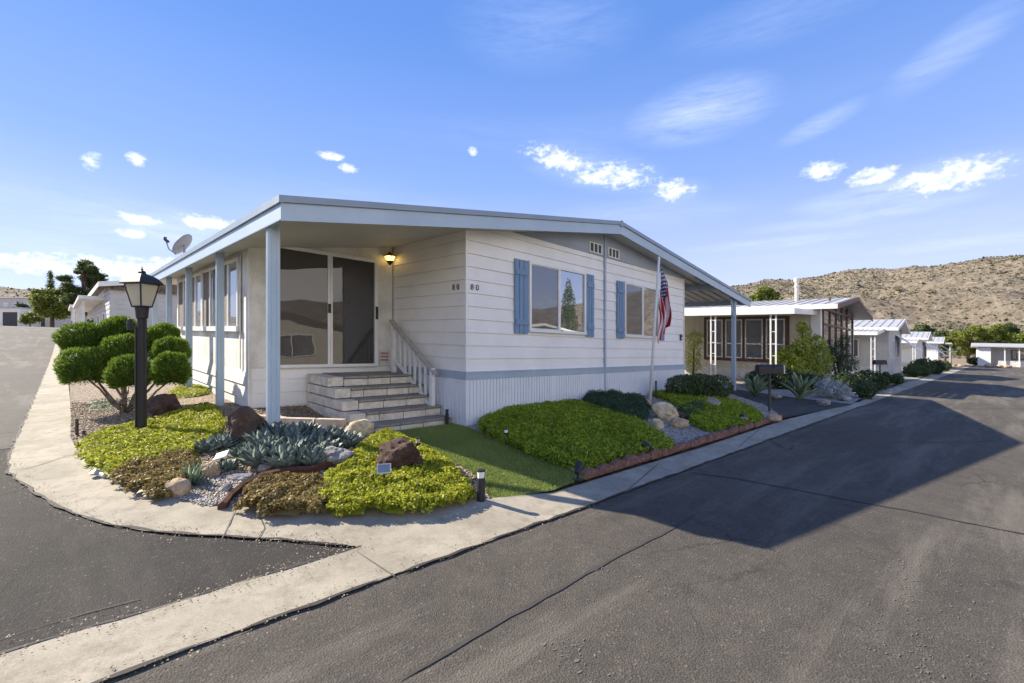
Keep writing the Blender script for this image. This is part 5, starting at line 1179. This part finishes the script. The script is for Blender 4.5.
    if canopy:
        for (a, b, h0, out) in canopy:
            m_ = MB(); pv = [(V(-.01), base+h0), (V(-out), base+h0-out*.85), (V(-out), base+h0-out*.85-.04), (V(-.01), base+h0-.04)]; m_.prism(pv, 'u', a, b); m_.build('window_canopy', M['white'], r)
            for q in (a+.05, b-.05): MB().tube([(q, V(-.02), base+h0-1.0), (q, V(-out+.03), base+h0-out*.55-.03)], .015, 5).build('strut', M['white'], r)
    return r
h2 = side_home('beige neighbouring home with brown trim, white awning, glazed gable and chimney pipe', 22.3, 30.4, 4.2, 16, 3.30, 4.0, 'beige', 'brownred',
    side=[(1.25,2.0,1.0,2.8,'offwhite',1),(2.12,2.87,1.0,2.8,'offwhite',1),(2.99,3.74,1.0,2.8,'offwhite',1),(3.86,4.61,1.0,2.8,'offwhite',1)], band=(1.1,4.75,.85,2.92),
    awn=(18.75, .1, 9.5, 2.92, 3.10), aposts=(.8, 3.0, 6.5), ov=.75)
m_ = MB(); m_.box(22.28, 22.62, 4.16, 4.5, 0, 3.3); m_.box(30.1, 30.42, 4.16, 4.5, 0, 3.3); m_.box(22.7, 30.05, 4.13, 4.3, .05, .9); m_.build('corner_post', M['white'], h2)
m_ = MB()
for a in (22.7, 24.1, 25.5, 26.9, 28.3, 29.95): m_.box(a, a+.09, 4.12, 4.19, .92, 3.3+(.5 if 24 < a < 29 else .05))
for z in (.92, 2.55, 3.2): m_.box(22.7, 30.04, 4.11, 4.185, z, z+.09)
ff = m_.build('window_frame', M['brownred'], h2); MB().prism([(22.75,.95),(30,.95),(30,3.25),(26.35,3.8),(22.75,3.25)], 'v', 4.165, 4.172).build('pane', M['glass'], ff)
m_ = MB(); cpx = W(24.9, 5.6, 3.5)-W(22.3, 4.2, 0); m_.lathe([(.22, 0), (.12, .10), (.085, .12), (.085, .95), (.11, .97), (.11, 1.05), (.085, 1.07), (.085, 1.2), (.125, 1.22), (.125, 1.38), (.04, 1.42)], 14, (cpx.x, cpx.y)); m_.v = [(a, b, c+cpx.z) for a, b, c in m_.v]
m_.build('chimney', M['panmetal'], h2, local=True, smooth=False)
G = 'homes down the right side of the street'
side_home('grey lap-sided home with white ribbed awning and two window canopies', 37.1, 45.6, 3.3, 15, 3.02, 3.82, 'greywall', 'white', front=[(38.6,39.9,1.1,2.3,'white',2),(41.5,43.2,1.1,2.3,'white',2)], side=[(1.5,3.2,1.1,2.3,'white',0)], awn=(33.6,.2,9,2.62,2.95), aposts=(.4,2.6,5), canopy=[(41.0,44.4,2.75,1.3)], ov=.5, group=G, lap=True)
side_home('white gabled home with a broad sloping front canopy, beyond the grey lap-sided home', 62, 70.5, 2.9, 15, 3.05, 3.85, 'white', 'white', front=[(63.5,65.5,1.1,2.3,'white',2),(67,69,1.1,2.3,'white',2)], awn=(58.5,.2,9,2.62,2.95), aposts=(.4,4), canopy=[(63,69.6,2.8,1.8)], ov=.5, group=G)
side_home('farthest white gabled home in the right row', 76.5, 84, 2.1, 14, 2.95, 3.7, 'white', 'white', front=[(78,80,1.1,2.3,'white',2)], canopy=[(77.5,83,2.8,1.6)], ov=.5, group=G)
# dark flat carport at the end of the row
fc = thing('carport', 'flat roofed carport with dark opening at the end of the row', 'carport', (88, 3.0, 0)); MB().box(86.5, 96, 1.0, 10, 2.9, 3.1).build('roof', M['beige'], fc)
MB().box(87, 95.5, 4.2, 9.6, 0, 2.89).build('wall', M['brownred'], fc)
for a in (86.9, 90, 95.4): MB().box(a-.08, a+.08, 1.1, 1.26, -.2, 2.9).build('post', M['beige'], fc)
# long porch home across the end
eh = thing('porch_home', 'long white home with a posted porch closing the end of the street', 'house', (93.5, -1.6, 0))
MB().box(96.2, 103, -22, -1.6, -.2, 2.75).build('wall', M['white'], eh); MB().prism([(93.0,2.85),(98.5,3.35),(104,2.85),(104,2.7),(93.0,2.7)], 'v', -22.6, -1.0).build('roof', M['roofmetal'], eh)
MB().box(93.4, 93.6, -2.9, -1.6, 0, 2.69).box(93.6, 96.2, -1.75, -1.6, 0, 2.69).build('side_wall', M['white'], eh)
for k in range(13): MB().box(93.3, 93.42, -4.3-k*1.35, -4.18-k*1.35, 0, 2.69).build('post', M['white'], eh)
for k in range(6): f_ = MB().box(96.1, 96.2, -6.6-k*2.4, -5.0-k*2.4, 1.0, 2.3).build('window', M['brownred'], eh); MB().box(96.07, 96.09, -6.5-k*2.4, -5.1-k*2.4, 1.1, 2.2).build('pane', M['glass'], f_)
MB().box(93.5, 93.7, -22, -3.6, 0, .8).build('porch_wall', M['offwhite'], eh)
# homes across the street, seen mirrored in the windows
side_home('cream home across the street from the flagpole', 20, 34, -12.5, 12, 2.9, 3.7, 'white', 'white', d=-1, front=[(22,24,1.1,2.3,'white',2),(28,30,1.1,2.3,'white',2)], ov=.4)
side_home('tan home across the street from the sliding door', 2, 13, -12.5, 12, 2.9, 3.8, 'beige', 'brownred', d=-1, front=[(4,6,1.1,2.3,'white',2),(8.5,11,1.1,2.3,'white',2)], ov=.4)
# ---- homes up the left street
GL = 'homes up the left street'
def lbase(v): return float(rise(0, v))
l1 = side_home('white home with brown roof directly behind the corner home', 1.35, 9.0, 24, 13, 3.30, 4.0, 'greywall', 'white', base=lbase(24)-.02, ov=.33, roofm='shingle', side=[(2,3.5,1.1,2.2,'white',0),(6,8,1.1,2.2,'white',0)], group=GL, lap=True)
MB().prism([(1.1,3.28),(5.18,3.98),(9.2,3.28),(9.2,3.05),(1.1,3.05)], 'v', 23.8, 23.95).build('gable_panel', M['shingle'], l1)
for k in range(5): MB().box(.62, .72, 27.5+k*3.2, 27.6+k*3.2, .0, 2.75).build('post', M['white'], l1)
MB().box(.5, 1.35, 27, 42, 2.75, 2.9).build('side_awning', M['white'], l1)
l2 = side_home('low white home with a flat side carport further up the left street', 1.7, 9, 46, 12, 2.75, 3.3, 'white', 'white', base=lbase(46), ov=.3, group=GL)
for k in range(3): MB().box(.55, .68, 46.2+k*4, 46.33+k*4, .4, 2.6+lbase(46)).build('post', M['white'], l2)
MB().box(.4, 1.7, 46, 57, 2.6+lbase(46), 2.8+lbase(46)).build('side_awning', M['white'], l2)
def farbox(label, px0, px1, ytop, Y, wallm, roofm, depth=8, door=None, wins=0, yb=326.6, name='distant_home', roofh=.25):
    X0, X1 = (px0-512)/450*Y, (px1-512)/450*Y; zb = CAMH+(341.5-yb)/450*Y; zt = CAMH+(341.5-ytop)/450*Y; c = Vector(((X0+X1)/2, Y, zb)); r = thing(name, label, 'house', c, GL, xyz=True); w2 = (X1-X0)/2; H = zt-zb
    MB().box(-w2, w2, 0, depth, -2.0, H-roofh).build('wall', M[wallm], r, local=True)
    MB().prism([(-w2-.3, H-roofh), (-w2-.3, H-roofh+.12), (0, H), (w2+.3, H-roofh+.12), (w2+.3, H-roofh)], 'v', -.4, depth+.3).build('roof', M[roofm], r, local=True)
    if door: MB().box(-w2+door[0]*2*w2, -w2+door[1]*2*w2, -.06, -.01, 0, H*door[2]).build('garage_door', M['darkpanel'], r, local=True)
    for k in range(wins):
        a = -w2+2*w2*(k+.5)/wins; f_ = MB().box(a-.6, a+.6, -.06, -.01, H*.38, H*.68).build('window', M['white'], r, local=True); MB().box(a-.52, a+.52, -.075, -.062, H*.41, H*.65).build('pane', M['glass'], f_, local=True)
    return r
farbox('white garage with a dark open door at the top of the left street', -14, 20, 306.5, 88, 'white', 'roofmetal', door=(.50,.92,.72))
farbox('low beige home beside the white garage at the street top', 33, 57, 309, 92, 'beige', 'beige', door=(.1,.5,.5))
farbox('pale grey home with one window at the end of the left street', 54, 82, 307.5, 84, 'greywall', 'white', wins=1)
farbox('blue grey home on the rise behind the white garage', -10, 32, 297, 112, 'greywall', 'white', wins=4, yb=315)
# ================================================================== TREES
def tree(name, label, px, py_base, Y, top, blobs, n, size, mat, trunk=.25, zb=None, group=None, asp=.5, cat='tree', bare=.25, lump=.5, spread=.9):
    """blobs in pixels at the tree's distance: (px, py, rx, ry, depth offset m)"""
    X = (px-512)/450*Y; z0 = CAMH+(341.5-py_base)/450*Y; b = Vector((X, Y, z0)); r = thing(name, label, cat, b, group, xyz=True); k = Y/450; Cs = []; Ns = []; tot_ = sum(q[2]*q[3] for q in blobs); m_ = MB()
    H = (py_base-top)*k; m_.tube([(0, 0, -.6), (H*.01, 0, H*.35), (-H*.012, 0, H*.7), (0, 0, H*.93)], [trunk, trunk*.8, trunk*.5, .04], 8)
    for (x, y, rx, ry, dy) in blobs:
        c_ = np.array([(x-px)*k, dy, (py_base-y)*k]); nn = max(40, int(n*rx*ry/tot_)); r3 = (rx*k, rx*k*.85, ry*k)
        # sub-clumps for an uneven outline
        for q in range(7):
            D = unit(rng.normal(0, 1, 3)); cc_ = c_+D*np.array(r3)*.55; C, N = ellpts(nn//7, cc_, np.array(r3)*rng.uniform(.35, .55), lump); C = cc_+(C-cc_)*(1-.6*rng.random((len(C), 1)))+rng.normal(0, .16*r3[2], (len(C), 3)); Cs.append(C); Ns.append(N)
        m_.tube([(0, 0, max(.3, c_[2]*.55)), (c_[0]*.5, c_[1]*.5, c_[2]*.8), tuple(c_)], [trunk*.45, trunk*.3, .03], 6)
    C = np.concatenate(Cs); N = np.concatenate(Ns); quads_mesh('crown', leafquads(C, N+np.array([0, 0, .5]), size, asp, spread), mat, None, parent=r)
    m_.build('trunk', M['barkdark'], r, local=True); return r
tree('pine', 'layered dark green pine behind the left street homes', 83, 326, 62, 258, [(82,286,13,11,2),(86,302,16,9,2),(84,272,8,8,1),(85,265,9,6,0),(74,270,9,4,1),(95,270,9,4,-1),(68,279,10,4,0),(82,277,12,5,1.5),(99,279,8,4,0),(66,288,8,3.5,1),(80,288,14,5,-1),(95,289,11,5,1),(85,297,16,6,0),(72,301,10,5,0),(97,301,10,5,1),(90,310,14,6,0),(102,276,5,2.5,0)], 42000, .36, M['pine'], .2, asp=.22)
tree('cypress', 'thin dark cypress beyond the left street trees', 50.5, 320, 120, 270, [(50.5,276,1.2,6,0),(50.5,285,1.9,8,0),(50.5,297,2.2,10,0),(50.5,308,2.2,8,0)], 4500, .45, M['pine'], .2, asp=.3, lump=.2)
tree('broad_tree', 'spreading yellow green tree left of the pine', 52, 326, 72, 287, [(44,293,10,5,0),(58,292,10,5,1),(70,297,10,5,0),(38,300,8,5,0),(50,301,12,7,-1),(64,304,10,6,0),(76,295,6,3,0),(45,310,9,7,0),(60,312,10,7,0)], 16000, .34, M['broad'], .3)
tree('round_bush', 'yellow green bush in front of the beige far home', 30, 327, 80, 313, [(26,319,6,5,0),(36,320,6,5,0),(31,317,6,5,0)], 3500, .3, M['broad'], .1, cat='bush')
tree('round_bush', 'low green bush at the kerb before the left street posts', 72, 333, 34, 320, [(70,328,6,5,0),(78,327,5,5,0)], 3000, .12, M['darkbush'], .06, cat='bush')
tree('round_bush', 'pinkish flowering bush under the posts of the home behind', 88, 337, 27, 318, [(84,329,7,7,0),(94,327,7,8,0),(100,331,6,6,0)], 4500, .10, M['hedge'], .06, cat='bush')
tree('dark_tree', 'dark tree beside the blue grey home', 22, 327, 104, 300, [(22,305,5,5,0),(20,312,5,5,0),(27,310,4,5,0)], 2500, .4, M['darkbush'], .2)
tree('broad_tree', 'bright yellow green treetop showing over the neighbouring awning', 765, 352, 40, 287, [(765,291,8,5,0),(757,297,8,5,0),(773,296,7,5,0),(765,303,12,6,0),(764,315,12,10,0)], 9000, .22, M['broad'], .22)
GT = 'trees at the far end of the right street'
for i, (lb, px, yb, Y, top, bl, mt) in enumerate([
    ('large spreading yellow green tree at the street end', 968, 364, 88, 325, [(962,333,11,6,0),(976,331,11,6,0),(952,341,9,5,0),(968,342,13,6,0),(986,338,10,6,0),(958,351,9,5,0),(975,351,10,6,0),(990,348,8,5,0)], 'broad'),
    ('second tree right of the large street end tree', 994, 362, 98, 322, [(996,329,9,6,0),(1006,336,9,6,0),(990,338,8,6,0),(1000,347,11,7,0),(1012,346,8,6,0)], 'broad'),
    ('pale low tree above the porch home roof', 1020, 362, 120, 330, [(1018,338,10,6,0),(1030,336,10,6,0),(1022,346,12,6,0)], 'broad'),
    ('dark green tree over the farthest gabled homes', 945, 362, 100, 328, [(943,336,8,6,0),(936,343,7,5,0),(950,345,9,6,0)], 'hedge'),
    ('tree behind the grey lap-sided home roof', 925, 362, 130, 320, [(922,330,8,5,0),(930,334,7,5,0),(914,333,6,4,0)], 'hedge'),
    ('small round tree on the slope foot above the second tree', 1004, 352, 190, 322, [(1000,330,7,5,0),(1010,330,8,6,0)], 'hedge')]):
    tree('street_end_tree', lb, px, yb, Y, top, bl, 9000, .0042*Y+.02, M[mt], .25, group=GT)
for i, (x, y, s) in enumerate([(955,366.5,.3),(962,367,.4),(989,367,.45),(1001,367.5,.4),(1010,368,.5),(1018,367,.35)]):
    rock(['small','pale','rounded','grey','wide','low'][i]+' boulder in the verge before the porch home, number '+['one','two','three','four','five','six'][i]+' from the left', x, y, (s, s*.7, s*.5), M['tan'], .02, seed=90+i, sub=3)
for i, (x, y, s) in enumerate([(975,365,1.6),(984,364.5,1.8),(996,365.5,1.2),(1016,365,1.3)]):
    bush('verge_bush', ['olive bush left of the porch home side wall','rounded green bush against the porch home','low bush between verge boulders','bush at the right edge before the porch'][i], 'bush', gnd(x, y), [(0,0,.35*s,.5*s,.4*s,.35*s)], 1500, .18, M['hedge'], stems=False)
# cypress across the street, mirrored in the right hand window pane
cb = W(35.8, -16.4, 0); bush('cypress', 'tall dark cypress across the street mirrored in the window', 'tree', cb, [(0,0,2,1.0,1.0,2),(0,0,4.2,.95,.95,2.2),(0,0,6.2,.7,.7,1.8),(0,0,7.6,.35,.35,1.3)], 9000, .2, M['pine'], .3, lump=.1)
